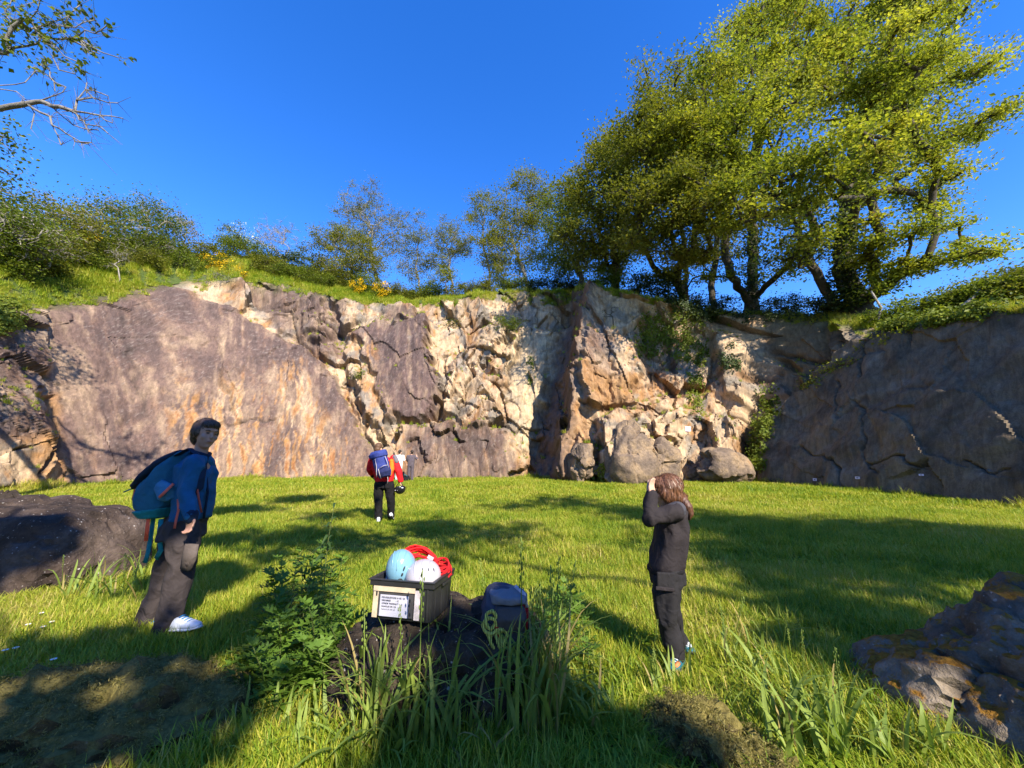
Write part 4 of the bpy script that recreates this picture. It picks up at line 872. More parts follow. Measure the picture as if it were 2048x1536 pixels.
def shoe(root, name, heel, toe, s, upper, sole, ank, lab=None):
    """a trainer: upper, sole and laces"""
    heel = Vector(heel); toe = Vector(toe); d = (toe - heel); L = d.length; d.normalize(); up = Vector((0, 0, 1)); sd = d.cross(up).normalized()
    mb = MB(); loft(mb, [(heel + up * .045 * s - d * .01, sd * .030 * s, up * .038 * s), (heel + d * L * .18 + up * .05 * s, sd * .038 * s, up * .045 * s), (heel + d * L * .45 + up * .045 * s, sd * .040 * s, up * .042 * s), (heel + d * L * .72 + up * .033 * s, sd * .046 * s, up * .028 * s), (heel + d * L * .93 + up * .026 * s, sd * .036 * s, up * .018 * s), (heel + d * L + up * .022 * s, sd * .016 * s, up * .010 * s)], 16)
    limb(mb, [heel + d * L * .18 + up * .05 * s, Vector(ank)], [.042 * s, .044 * s], 14)
    sh = link(name, remesh(mb, name, .008, 4), upper, root)
    mb = MB(); loft(mb, [(heel - d * .012 + up * .012, sd * .026 * s, d * .002), (heel - d * .004 + up * .012, sd * .036 * s, up * .013 * s), (heel + d * L * .45 + up * .011, sd * .040 * s, up * .012 * s), (heel + d * L * .75 + up * .011, sd * .050 * s, up * .012 * s), (heel + d * (L + .006) + up * .016, sd * .022 * s, up * .008 * s)], 14)
    mb.build('sole', sole, sh)
    mb = MB()
    for q in range(4):
        c = heel + d * L * (.42 + .09 * q) + up * (.092 - .011 * q) * s; mb.tube([c - sd * .024 * s, c + up * .006, c + sd * .024 * s], .0042 * s, 6)
    mb.build('laces', M_SHOE_W if upper is not M_SHOE_W else M_SHOE_B, sh); return sh
def face_bits(root, L, M, s):
    for sx in (-1, 1):
        mb = MB(); mb.ell(L(sx * .030, .083, .010), (.0105 * s, .006 * s, .0055 * s), M, 10, 6); mb.build('eye', M_EYE, root)
        mb = MB(); mb.tube([L(sx * .016, .092, .028), L(sx * .032, .090, .033), L(sx * .048, .078, .028)], [.003 * s, .004 * s, .002 * s], 6); mb.build('eyebrow', M_HAIR, root)
    mb = MB(); mb.tube([L(-.022, .088, -.055), L(0, .095, -.054), L(.022, .088, -.055)], [.002 * s, .005 * s, .002 * s], 8); mb.build('lips', M_LIP, root)
def local(root, base):
    """parts were laid out in world space: hang them on the root at the person's feet"""
    for ch in root.children: ch.location = [-q for q in base]
W = at
def strands(hair, n_, size, seed, mat):
    """fine locks lying on the hair"""
    m = hair.data; c = np.empty(len(m.vertices) * 3, np.float32); m.vertices.foreach_get('co', c); c = c.reshape(-1, 3); nr = np.empty(len(c) * 3, np.float32); m.vertices.foreach_get('normal', nr); nr = nr.reshape(-1, 3); rng = np.random.default_rng(seed)
    i = rng.integers(0, len(c), n_); N = nr[i]; T = np.cross(N, np.cross(np.array([.15, .1, -1.0]) + rng.normal(0, .28, (n_, 3)), N)); T /= np.linalg.norm(T, axis=1)[:, None] + 1e-6; B_ = np.cross(N, T); s = size * rng.uniform(.6, 1.4, (n_, 1)); P = c[i] + N * .002
    V = np.stack([P - T * s * .5 - N * .002, P + B_ * s * .05 + N * .004, P + T * s * .5 + N * rng.uniform(-.002, .006, (n_, 1)), P - B_ * s * .05 + N * .004], 1).reshape(-1, 3)
    o = link('locks', mesh_np('locks', V, np.arange(n_ * 4).reshape(-1, 4)), mat, hair); o['kind'] = 'stuff'
# ------------------------------------------------------------ person on the left, blue jacket and big pack
def person_left():
    B = on_z(335, 1268, gzf(-2.8, 3.5)); root = empty('person', B); tag(root, 'person in blue jacket and grey trousers looking back at the camera, left', 'person', 'people in the quarry')
    Y = 3.45; s = 1.0
    hd = W(411, 869, Y); nk = W(399, 912, Y); ch = W(394, 948, Y); wa = W(388, 1005, Y); hp = W(366, 1050, Y + .02)
    shN, elN, wrN = W(388, 928, Y - .19), W(372, 985, Y - .23), W(381, 1032, Y - .26); shF, elF, wrF = W(398, 924, Y + .19), W(404, 985, Y + .26), W(398, 1035, Y + .20)
    hN, kN, aN = W(364, 1055, Y - .085), W(361, 1140, Y - .09), W(338, 1243, Y - .07); hF, kF, aF = W(350, 1055, Y + .09), W(332, 1142, Y + .10), W(301, 1240, Y + .12)
    fw = Vector((.88, -.40, -.06)); mb = MB(); L, M = head(mb, hd, fw, (.16, .04, 1), 1.10)
    limb(mb, [hd + Vector((-.02, .01, -.09)), nk, ch], [.052, .056, .10]); loft(mb, [(nk.lerp(ch, .5), (0, .13, 0), (.07, 0, 0)), (ch, (0, .15, 0), (.09, 0, 0)), (wa, (0, .12, 0), (.08, 0, 0)), (hp, (0, .14, 0), (.09, 0, 0))])
    limb(mb, [shN, elN, wrN], [.045, .036, .026]); limb(mb, [shF, elF, wrF], [.045, .036, .026]); limb(mb, [hN, kN, aN], [.075, .05, .035]); limb(mb, [hF, kF, aF], [.075, .05, .035])
    hand(mb, wrN, (.12, .0, -1), (.9, -.2, 0), 1.0, .75); hand(mb, wrF, (.1, 0, -1), (.9, .2, 0), 1.0, .6)
    body = link('body', remesh(mb, 'body', .0075, 3), M_SKIN, root); face_bits(root, L, M, 1.10)
    mb = MB(); S_ = 1.10; mb.ell(L(0, -.024, .046), (.081 * S_, .094 * S_, .084 * S_), M, 20, 14); mb.ell(L(0, .045, .080), (.062 * S_, .044 * S_, .032 * S_), M); mb.ell(L(.025, .068, .074), (.035 * S_, .022 * S_, .018 * S_), M); mb.ell(L(-.066, -.02, .02), (.022 * S_, .05 * S_, .05 * S_), M); mb.ell(L(.066, -.02, .02), (.022 * S_, .05 * S_, .05 * S_), M); mb.ell(L(0, -.062, -.03), (.062 * S_, .045 * S_, .06 * S_), M)
    hr = link('hair', remesh(mb, 'hair', .009, 2, .006, 45, 5, (1, 1, .5)), M_HAIR, root); strands(hr, 2600, .05, 3, plain('hair_lock_dark', (.075, .048, .033), .45, .5))
    mb = MB(); sd = Vector((-.10, .98, 0)).normalized(); fd = Vector((.98, .10, .05))
    loft(mb, [(nk + Vector((0, 0, .005)), sd * .075, fd * .075), (nk + Vector((0, 0, -.05)), sd * .15, fd * .085), (W(391, 932, Y), sd * .19, fd * .092), (ch, sd * .20, fd * .108), (W(392, 975, Y), sd * .19, fd * .11), (wa, sd * .18, fd * .108), (W(384, 1025, Y), sd * .18, fd * .112), (W(381, 1038, Y), sd * .18, fd * .110)], 24)
    limb(mb, [shN, elN, wrN], [.074, .058, .045]); limb(mb, [shF, elF, wrF], [.072, .058, .045])
    j = link('jacket', remesh(mb, 'jacket', .009, 3, .017, 10, 8), M_BLUE, root)
    mb = MB(); mb.tube([nk + sd * .06 + Vector((.05, 0, .02)), nk + Vector((.082, -.01, .0)), nk - sd * .06 + Vector((.045, 0, .02)), nk - sd * .075 + Vector((-.02, 0, .035)), nk + Vector((-.075, 0, .04)), nk + sd * .07 + Vector((-.02, 0, .035)), nk + sd * .06 + Vector((.05, 0, .02))], .016, 8); mb.build('collar', M_NAVY, j)
    mb = MB(); mb.tube([nk + Vector((.085, -.01, 0)), W(415, 930, Y) + Vector((0, -.02, 0)), W(421, 985, Y) + Vector((0, -.03, 0)), W(413, 1036, Y) + Vector((0, -.03, 0))], .010, 6); mb.build('zip', M_NAVY, j)
    mb = MB(); limb(mb, [wrN + Vector((0, 0, .012)), wrN + Vector((.004, 0, -.012))], [.052, .048]); mb.build('cuff', M_NAVY, j)
    mb = MB(); loft(mb, [(W(382, 1028, Y), sd * .165, fd * .105), (hp + Vector((.012, 0, .0)), sd * .185, fd * .125), (W(364, 1075, Y), sd * .185, fd * .135)], 22)
    limb(mb, [hN, W(366, 1095, Y - .09), kN, W(350, 1195, Y - .08), aN + Vector((-.005, 0, -.03))], [.115, .108, .088, .088, .098]); limb(mb, [hF, W(348, 1095, Y + .1), kF, W(315, 1195, Y + .11), aF + Vector((-.01, 0, -.02))], [.112, .102, .086, .084, .092])
    tr = link('trousers', remesh(mb, 'trousers', .010, 2, .022, 8, 12), M_TRS, root)
    mb = MB(); pts = [W(384, 1088, Y - .195), W(379, 1115, Y - .19), W(371, 1140, Y - .18)]; mb.tube(pts, [.055, .06, .045], 10, True, .35, (0, 1, 0)); mb.build('patch_pocket', M_TRS2, tr)
    shoe(root, 'shoe', W(334, 1262, Y - .08), W(399, 1258, Y - .16), 1.08, M_SHOE_W, M_SOLE, aN + Vector((0, 0, -.02)))
    shoe(root, 'shoe', W(296, 1262, Y + .10), W(335, 1272, Y + .02), 1.05, M_SHOE_B, M_SOLE, aF + Vector((0, 0, -.02)))
    local(root, B)
    # the pack on the back is a thing of its own
    P0 = W(322, 1035, Y); pk = empty('backpack', P0); tag(pk, 'large blue and teal hiking backpack worn by the person at left', 'backpack')
    mb = MB(); dp = Vector((0, .155, 0))
    loft(mb, [(W(322, 1028, Y), dp * .8, Vector((.10, 0, 0))), (W(322, 1010, Y), dp * 1.02, Vector((.155, 0, .02))), (W(326, 985, Y), dp * 1.06, Vector((.195, 0, .05))), (W(334, 960, Y), dp * 1.06, Vector((.185, 0, .08))), (W(350, 930, Y), dp * 1.0, Vector((.13, 0, .085))), (W(368, 910, Y), dp * .85, Vector((.07, 0, .05)))], 22)
    body = link('pack_body', remesh(mb, 'pack_body', .012, 4, .010, 9, 31), cloth('pack_teal_blue', (.014, .10, .175)), pk)
    mb = MB(); loft(mb, [(W(290, 968, Y), dp * .9, Vector((.03, 0, .05))), (W(308, 954, Y), dp * 1.10, Vector((.04, 0, .085))), (W(338, 928, Y), dp * 1.08, Vector((.04, 0, .085))), (W(374, 908, Y), dp * .9, Vector((.03, 0, .05)))], 18)
    link('top_lid', remesh(mb, 'top_lid', .012, 4, .006, 10, 33), M_NAVY, pk)
    mb = MB(); loft(mb, [(W(316, 1034, Y), dp * .85, Vector((.11, 0, 0))), (W(318, 1016, Y), dp * 1.07, Vector((.165, 0, .02)))], 18); link('base_panel', remesh(mb, 'base_panel', .012, 3), M_TEAL, pk)
    mb = MB(); mb.tube([W(316, 968, Y - .165), W(332, 985, Y - .185), W(340, 1000, Y - .165)], [.05, .085, .05], 12, True, .3, (0, 1, 0)); pocket = link('side_pocket', remesh(mb, 'side_pocket', .008, 3, .004, 16, 35), cloth('mesh_blue', (.035, .15, .28)), pk)
    def strap(nm, pts, w_, mat, par=pk, fl=.18, u=(0, 1, 0)):
        mb = MB(); mb.tube(pts, w_, 8, True, fl, u); return mb.build(nm, mat, par)
    strap('zip_tape', [W(318, 995, Y - .215), W(333, 981, Y - .225), W(347, 967, Y - .205)], .012, M_PINK)
    strap('shoulder_strap', [W(352, 912, Y - .12), W(380, 897, Y - .13), W(398, 912, Y - .15), W(406, 940, Y - .17), W(400, 975, Y - .19), W(372, 1000, Y - .22)], .028, M_NAVY, u=(0, 0, 1)); strap('shoulder_strap', [W(352, 908, Y + .14), W(380, 897, Y + .13), W(400, 912, Y + .14), W(411, 945, Y + .15)], .028, M_NAVY, u=(0, 0, 1))
    strap('chest_strap', [W(398, 925, Y - .165), W(405, 945, Y - .165), W(396, 965, Y - .185)], .022, M_TEAL, u=(1, 0, 0))
    strap('loose_strap', [W(396, 958, Y - .20), W(394, 978, Y - .20), W(398, 1000, Y - .19), W(403, 1025, Y - .17)], .009, M_PINK); strap('loose_strap', [W(356, 998, Y - .20), W(357, 1020, Y - .21), W(352, 1040, Y - .22), W(349, 1057, Y - .22)], .011, M_PINK)
    strap('loose_strap', [W(298, 1032, Y - .10), W(295, 1052, Y - .12), W(292, 1082, Y - .12)], .017, M_ORG2); strap('loose_strap', [W(307, 1034, Y - .06), W(302, 1070, Y - .08), W(296, 1105, Y - .08), W(290, 1126, Y - .08)], .020, M_TEAL); strap('loose_strap', [W(322, 1038, Y - .08), W(318, 1075, Y - .10), W(322, 1100, Y - .10), W(312, 1118, Y - .08)], .022, M_TEAL)
    strap('haul_loop', [W(276, 975, Y - .02), W(262, 978, Y - .02), W(248, 984, Y)], .006, M_TEAL, fl=1); strap('cord', [W(272, 968, Y - .05), W(268, 985, Y - .06), W(264, 1000, Y - .05)], .005, M_PINK, fl=1)
    for ch_ in pk.children: ch_.location = [-q for q in P0]
person_left()
# ------------------------------------------------------------ child on the right shading the eyes
def person_child():
    B = on_z(1352, 1338, gzf(1.2, 2.95)); root = empty('person', B); tag(root, 'child in charcoal hooded jacket with ponytail holding both hands to the face', 'person', 'people in the quarry')
    Y = 2.98; s = .86
    hd = W(1334, 984, Y); nk = W(1345, 1012, Y); ch = W(1344, 1045, Y); hp = W(1334, 1142, Y)
    shN, elN, wrN = W(1351, 1024, Y - .14), W(1299, 1038, Y - .16), W(1304, 993, Y - .09); shF, elF, wrF = W(1343, 1022, Y + .14), W(1294, 1036, Y + .14), W(1301, 992, Y + .08)
    hN, kN, aN = W(1335, 1148, Y - .07), W(1333, 1222, Y - .08), W(1353, 1312, Y - .07); hF, kF, aF = W(1337, 1148, Y + .07), W(1340, 1220, Y + .09), W(1368, 1300, Y + .12)
    fw = Vector((-.93, .12, -.10)); mb = MB(); L, M = head(mb, hd, fw, (-.12, 0, 1), .98)
    limb(mb, [hd + Vector((.02, 0, -.07)), nk, ch], [.043, .045, .08]); loft(mb, [(nk.lerp(ch, .5), (0, .10, 0), (.06, 0, 0)), (ch, (0, .115, 0), (.075, 0, 0)), (hp, (0, .105, 0), (.075, 0, 0))])
    limb(mb, [shN, elN, wrN], [.036, .030, .022]); limb(mb, [shF, elF, wrF], [.036, .030, .022]); limb(mb, [hN, kN, aN], [.06, .042, .03]); limb(mb, [hF, kF, aF], [.06, .042, .03])
    hand(mb, wrN, (.05, .12, 1), (.7, .5, 0), .86, -.25); hand(mb, wrF, (.05, -.12, 1), (.7, -.5, 0), .86, .25)
    link('body', remesh(mb, 'body', .0065, 3), M_SKIN2, root); face_bits(root, L, M, .98)
    mb = MB(); S_ = .98; mb.ell(L(0, -.020, .038), (.088 * S_, .104 * S_, .092 * S_), M, 20, 14); mb.ell(L(.052, .005, .0), (.036 * S_, .06 * S_, .065 * S_), M); mb.ell(L(-.052, .005, .0), (.036 * S_, .06 * S_, .065 * S_), M); mb.ell(L(0, .055, .075), (.06 * S_, .05 * S_, .04 * S_), M); mb.ell(L(0, -.055, -.03), (.07 * S_, .055 * S_, .07 * S_), M);  mb.ell(L(0, -.105, -.045), (.03 * S_, .03 * S_, .03 * S_), M)
    hair = link('hair', remesh(mb, 'hair', .0085, 2, .007, 30, 6, (1, 1, .35)), M_HAIR_B, root)
    strands(hair, 2600, .06, 4, plain('hair_lock_brown', (.14, .062, .03), .4, .5)); mb = MB(); limb(mb, [W(1354, 996, Y - .01), W(1367, 1000, Y - .05), W(1377, 1014, Y - .08), W(1381, 1028, Y - .08), W(1379, 1040, Y - .08)], [.020, .027, .028, .022, .007]); link('ponytail', remesh(mb, 'ponytail', .006, 2, .004, 40, 7, (1, 1, .3)), M_HAIR_B, hair)
    mb = MB(); sd = Vector((.08, 1, 0)).normalized(); fd = Vector((1, -.08, .06))
    loft(mb, [(nk + Vector((0, 0, .01)), sd * .06, fd * .06), (W(1347, 1022, Y), sd * .13, fd * .085), (ch, sd * .15, fd * .100), (W(1341, 1075, Y), sd * .155, fd * .108), (W(1336, 1105, Y), sd * .155, fd * .116), (W(1331, 1128, Y), sd * .155, fd * .118), (W(1330, 1138, Y), sd * .145, fd * .108)], 24)
    limb(mb, [shN, elN, wrN + Vector((.0, 0, .015))], [.058, .048, .034]); limb(mb, [shF, elF, wrF + Vector((0, 0, .015))], [.057, .047, .034])
    jk = link('jacket', remesh(mb, 'jacket', .0085, 2, .016, 10, 15), M_CHAR, root)
    mb = MB(); limb(mb, [shN + Vector((.03, .03, .012)), shN.lerp(elN, .62)], [.0605, .0535]); link('shoulder_panel', remesh(mb, 'shoulder_panel', .010, 3), M_CHAR2, jk)
    mb = MB(); limb(mb, [W(1352, 1003, Y + .05), W(1364, 1012, Y), W(1369, 1030, Y - .02), W(1366, 1040, Y)], [.035, .05, .045, .02]); link('hood', remesh(mb, 'hood', .009, 4, .006, 14, 17), M_BLK, jk)
    mb = MB(); loft(mb, [(W(1331, 1133, Y), sd * .162, fd * .122), (W(1330, 1142, Y), sd * .158, fd * .118)], 20); link('hem_band', remesh(mb, 'hem_band', .008, 2), M_BLK, jk)
    mb = MB(); loft(mb, [(W(1333, 1132, Y), sd * .13, fd * .095), (hp, sd * .15, fd * .105), (W(1335, 1165, Y), sd * .15, fd * .108)], 20)
    limb(mb, [hN, W(1332, 1185, Y - .075), kN, W(1342, 1268, Y - .075), aN], [.092, .086, .070, .062, .060]); limb(mb, [hF, W(1337, 1185, Y + .08), kF, W(1352, 1262, Y + .10), aF], [.088, .08, .066, .06, .055])
    tr = link('trousers', remesh(mb, 'trousers', .0085, 2, .019, 9, 19), M_TRS3, root)
    mb = MB(); mb.box(W(1332, 1163, Y - .165), (.125, .022, .115), Matrix.Rotation(.06, 3, 'Y')); pk = mb.build('cargo_pocket', M_TRS3, tr, False, .008)
    mb = MB(); mb.box(W(1330, 1178, Y - .176), (.125, .012, .022), Matrix.Rotation(.10, 3, 'Y')); mb.build('pocket_flap', M_CHAR, pk, False, .004)
    shoe(root, 'shoe', W(1364, 1330, Y - .02), W(1343, 1347, Y - .20), .88, M_SHOE_T, M_SOLE_D, aN + Vector((0, 0, -.01))); shoe(root, 'shoe', W(1372, 1312, Y + .12), W(1384, 1310, Y + .0), .86, M_SHOE_T, M_SOLE_D, aF + Vector((0, 0, -.01)))
    mb = MB(); mb.tube([W(1350, 1334, Y - .185), W(1354, 1330, Y - .17), W(1357, 1326, Y - .15)], .014, 8); mb.build('shoe_panel', plain('panel_orange_shoe', (.55, .17, .06), .7), root)
    local(root, B)
person_child()
# ------------------------------------------------------------ person in red walking away
def person_red():
    Y = 9.1; B = Vector(W(768, 1046, Y)); B.z = gzf(B.x, B.y); root = empty('person', B); tag(root, 'person in red and orange jacket walking away with blue rucksack', 'person', 'people in the quarry')
    hd = W(757, 898, Y + .06); nk = W(761, 913, Y); ch = W(766, 930, Y); wa = W(769, 955, Y); hp = W(768, 967, Y)
    shL, elL, wrL = W(745, 920, Y), W(739, 938, Y + .02), W(745, 952, Y + .22); shR, elR, wrR = W(787, 917, Y), W(797, 942, Y - .02), W(801, 961, Y + .02)
    hL, kL, aL = W(758, 970, Y), W(757, 1006, Y - .02), W(757, 1037, Y); hR, kR, aR = W(778, 970, Y), W(782, 1002, Y + .06), W(782, 1031, Y + .16)
    mb = MB(); L, M = head(mb, hd, (.08, .95, -.28), (.05, .15, 1), 1.06); limb(mb, [hd + Vector((0, -.02, -.08)), nk, ch], [.05, .055, .10])
    loft(mb, [(ch, (.15, 0, 0), (0, .09, 0)), (wa, (.13, 0, 0), (0, .085, 0)), (hp, (.14, 0, 0), (0, .09, 0))]); limb(mb, [shL, elL, wrL], [.045, .036, .028]); limb(mb, [shR, elR, wrR], [.045, .036, .028]); limb(mb, [hL, kL, aL], [.07, .05, .036]); limb(mb, [hR, kR, aR], [.07, .05, .036])
    hand(mb, wrR, (.1, 0, -1), (-.2, .9, 0), 1.0, .8); hand(mb, wrL, (.3, .6, -.5), (.5, 0, .5), 1.0, .6)
    link('body', remesh(mb, 'body', .009, 2), M_SKIN2, root); face_bits(root, L, M, 1.06)
    mb = MB(); mb.ell(L(0, -.018, .045), (.086, .104, .094), M, 18, 12); mb.ell(L(0, -.06, -.02), (.068, .05, .06), M); link('hair', remesh(mb, 'hair', .010, 2, .004, 45, 9), plain('hair_light_brown', (.10, .055, .03), .6), root)
    mb = MB(); sd = Vector((1, 0, .05)); fd = Vector((0, 1, 0)); loft(mb, [(nk, sd * .09, fd * .085), (W(765, 919, Y), sd * .24, fd * .11), (ch, sd * .265, fd * .14), (W(768, 944, Y), sd * .245, fd * .145), (wa, sd * .215, fd * .14), (W(769, 963, Y), sd * .205, fd * .13)], 22)
    limb(mb, [shL, elL, elL.lerp(wrL, .55)], [.088, .078, .06]); limb(mb, [shR, elR, wrR], [.090, .080, .062])
    j = link('jacket', remesh(mb, 'jacket', .012, 3, .012, 10, 21), M_RED, root)
    mb = MB(); limb(mb, [W(783, 922, Y - .11), W(784, 938, Y - .12), W(781, 950, Y - .12)], [.05, .055, .03]); link('side_panel', remesh(mb, 'side_panel', .010, 2), M_ORANGE, j)
    mb = MB(); limb(mb, [W(789, 914, Y - .045), W(793, 923, Y - .055)], [.052, .056]); link('shoulder_patch', remesh(mb, 'shoulder_patch', .010, 2), M_GREYP, j)
    mb = MB(); limb(mb, [elL.lerp(wrL, .5), wrL], [.055, .045]); link('cuff', remesh(mb, 'cuff', .010, 2), M_BLK, j)
    mb = MB(); loft(mb, [(W(769, 958, Y), sd * .19, fd * .12), (hp, sd * .205, fd * .135), (W(768, 976, Y), sd * .20, fd * .135)], 20); limb(mb, [hL, W(757, 988, Y), kL, W(757, 1024, Y), aL], [.115, .108, .09, .085, .085]); limb(mb, [hR, W(780, 986, Y + .03), kR, W(782, 1018, Y + .12), aR], [.115, .106, .088, .082, .08])
    link('trousers', remesh(mb, 'trousers', .012, 3, .012, 10, 23), M_BLK, root)
    shoe(root, 'shoe', W(757, 1043, Y - .10), W(754, 1042, Y + .16), 1.08, M_SHOE_W, M_SOLE, aL); shoe(root, 'shoe', W(781, 1033, Y + .06), W(785, 1042, Y + .22), 1.08, M_SHOE_W, M_SOLE_D, aR)
    local(root, B)
    P0 = W(764, 955, Y - .3); pk = empty('backpack', P0); tag(pk, 'blue rucksack on the back of the person in red', 'backpack'); dp = Vector((0, .14, 0)); tl = Vector((.97, 0, .25))
    mb = MB(); loft(mb, [(W(770, 954, Y - .27), tl * 0.123, dp * .8), (W(768, 945, Y - .28), tl * 0.156, dp), (W(763, 930, Y - .29), tl * 0.164, dp * 1.05), (W(760, 917, Y - .28), tl * 0.164, dp), (W(759, 911, Y - .27), tl * 0.148, dp * .8)], 20); link('pack_body', remesh(mb, 'pack_body', .012, 3, .010, 9, 25), M_PACKB, pk)
    mb = MB(); loft(mb, [(W(770, 953, Y - .37), tl * 0.107, dp * .4), (W(769, 943, Y - .40), tl * 0.131, dp * .55), (W(768, 934, Y - .38), tl * 0.115, dp * .3)], 18); link('front_pocket', remesh(mb, 'front_pocket', .010, 3), M_PACKN, pk)
    mb = MB(); loft(mb, [(W(758, 915, Y - .28), tl * 0.197, dp * 1.1), (W(756, 908, Y - .28), tl * 0.205, dp * 1.15), (W(757, 902, Y - .27), tl * 0.164, dp * .9)], 18); link('top_lid', remesh(mb, 'top_lid', .012, 3, .008, 9, 27), M_PACKB, pk)
    for pts in ([W(750, 918, Y - .44), W(753, 932, Y - .46), W(753, 948, Y - .44), W(753, 955, Y - .40)], [W(770, 912, Y - .43), W(775, 925, Y - .43), W(778, 940, Y - .40)], [W(757, 938, Y - .47), W(759, 948, Y - .46), W(762, 957, Y - .42)], [W(758, 937, Y - .47), W(768, 931, Y - .47), W(776, 930, Y - .42)], [W(775, 950, Y - .36), W(776, 960, Y - .36), W(775, 967, Y - .34)]):
        mb = MB(); mb.tube(pts, .014, 6, True, .5); mb.build('strap', M_STRAPG, pk)
    for ch_ in pk.children: ch_.location = [-q for q in P0]
    c = W(800, 978, Y + .02); hl = empty('helmet', c); tag(hl, 'black climbing helmet hanging by its straps from the hand of the person in red', 'helmet')
    mb = MB(); Mx = Matrix.Rotation(math.pi - .25, 3, 'X') @ Matrix.Rotation(.2, 3, 'Y'); mb.ell((0, 0, .02), (.125, .15, .135), Mx, 22, 14, -.15); sh = remesh(mb, 'shell', .009, 2); link('shell', sh, plain('helmet_black', (.012, .012, .014), .25, .5, .05), hl)
    for a in (-1, 1):
        mb = MB(); mb.tube([(a * .09, -.03, .05), (a * .05, -.02, .11), (0, 0, .185)], .008, 6); mb.build('strap', M_BLK, hl)
    mb = MB(); mb.box((.07, -.118, .035), (.07, .012, .022)); mb.build('sticker', M_SOLE, hl)
    for a in (-.05, .0):
        mb = MB(); mb.ell((a - .02, -.128, -.02), (.012, .012, .012)); mb.build('vent', M_STRAPG, hl)
person_red()
# ------------------------------------------------------------ two people at the foot of the wall
def person_far(label, X_, top, foot, Y, upper, lower, seed, fw, arms, lowm=None, sleeve=.25):
    z0 = gzf(W(X_, foot, Y).x, Y); k_ = px_m(935, Y); B = Vector((W(X_, foot, Y).x, Y, z0)); root = empty('person', B); tag(root, label, 'person', 'people in the quarry')
    H = 1.72; P = lambda x, y, z: B + Vector((x, y, z)); mb = MB(); hd = P(.02, 0, 1.60); L, M = head(mb, hd, fw, (0, 0, 1), 1.08); limb(mb, [hd + Vector((0, 0, -.08)), P(0, 0, 1.44), P(0, 0, 1.3)], [.05, .055, .09]); loft(mb, [(P(0, 0, 1.3), (.15, 0, 0), (0, .09, 0)), (P(0, 0, 1.0), (.13, 0, 0), (0, .09, 0)), (P(0, 0, .9), (.14, 0, 0), (0, .09, 0))])
    for sx in (-1, 1):
        e, w_ = arms[0 if sx < 0 else 1]; limb(mb, [P(sx * .19, 0, 1.38), P(*e), P(*w_)], [.045, .038, .03]); hand(mb, P(*w_), Vector(w_) - Vector(e), (0, 1, .2), 1.0, .6); limb(mb, [P(sx * .09, 0, .9), P(sx * .095, .02, .48), P(sx * .10, 0, .08)], [.07, .05, .04])
    link('body', remesh(mb, 'body', .011, 2), M_SKIN2, root); face_bits(root, L, M, 1.08)
    mb = MB(); mb.ell(L(0, -.018, .045), (.088, .105, .095), M, 16, 10); mb.ell(L(0, -.05, -.02), (.07, .05, .06), M); link('hair', remesh(mb, 'hair', .012, 2), M_HAIR, root)
    mb = MB(); loft(mb, [(P(0, 0, 1.46), (.08, 0, 0), (0, .08, 0)), (P(0, 0, 1.40), (.21, 0, 0), (0, .11, 0)), (P(0, 0, 1.25), (.215, 0, 0), (0, .125, 0)), (P(0, 0, 1.0), (.19, 0, 0), (0, .12, 0)), (P(0, 0, .86), (.195, 0, 0), (0, .125, 0))], 20)
    for sx in (-1, 1):
        e, w_ = arms[0 if sx < 0 else 1]; limb(mb, [P(sx * .19, 0, 1.38), P(sx * .19, 0, 1.38).lerp(P(*e), .75)], [.085, .075])
    link('shirt', remesh(mb, 'shirt', .013, 3, .010, 9, seed), upper, root)
    mb = MB(); loft(mb, [(P(0, 0, .98), (.17, 0, 0), (0, .11, 0)), (P(0, 0, .82), (.185, 0, 0), (0, .12, 0))], 18)
    for sx in (-1, 1): limb(mb, [P(sx * .09, 0, .86), P(sx * .095, .02, .48), P(sx * .10, 0, .07)], [.10, .08, .075])
    link('trousers', remesh(mb, 'trousers', .013, 3, .008, 9, seed + 1), lower, root)
    for sx in (-1, 1): shoe(root, 'shoe', P(sx * .10 - fw[0] * .05, -fw[1] * .06, 0), P(sx * .11 + fw[0] * .2, fw[1] * .2, 0), 1.05, M_SHOE_W, M_SOLE, P(sx * .10, 0, .09))
    local(root, B)
person_far('distant person in white shirt partly hidden behind the person in red', 796, 904, 966, 21.8, M_WHITE_SH, M_MINT, 61, (.3, .9, 0), (((-.27, -.02, 1.12), (-.2, .16, 1.0)), ((.30, -.04, 1.14), (.34, .14, .98))))
person_far('distant person in plum-grey clothes standing with arms raised by the wall', 820, 906, 964, 22.2, M_PURP, M_PURP, 65, (-.5, .8, 0), (((-.24, .05, 1.12), (-.2, .2, 1.25)), ((.36, .02, 1.22), (.26, .16, 1.42))))
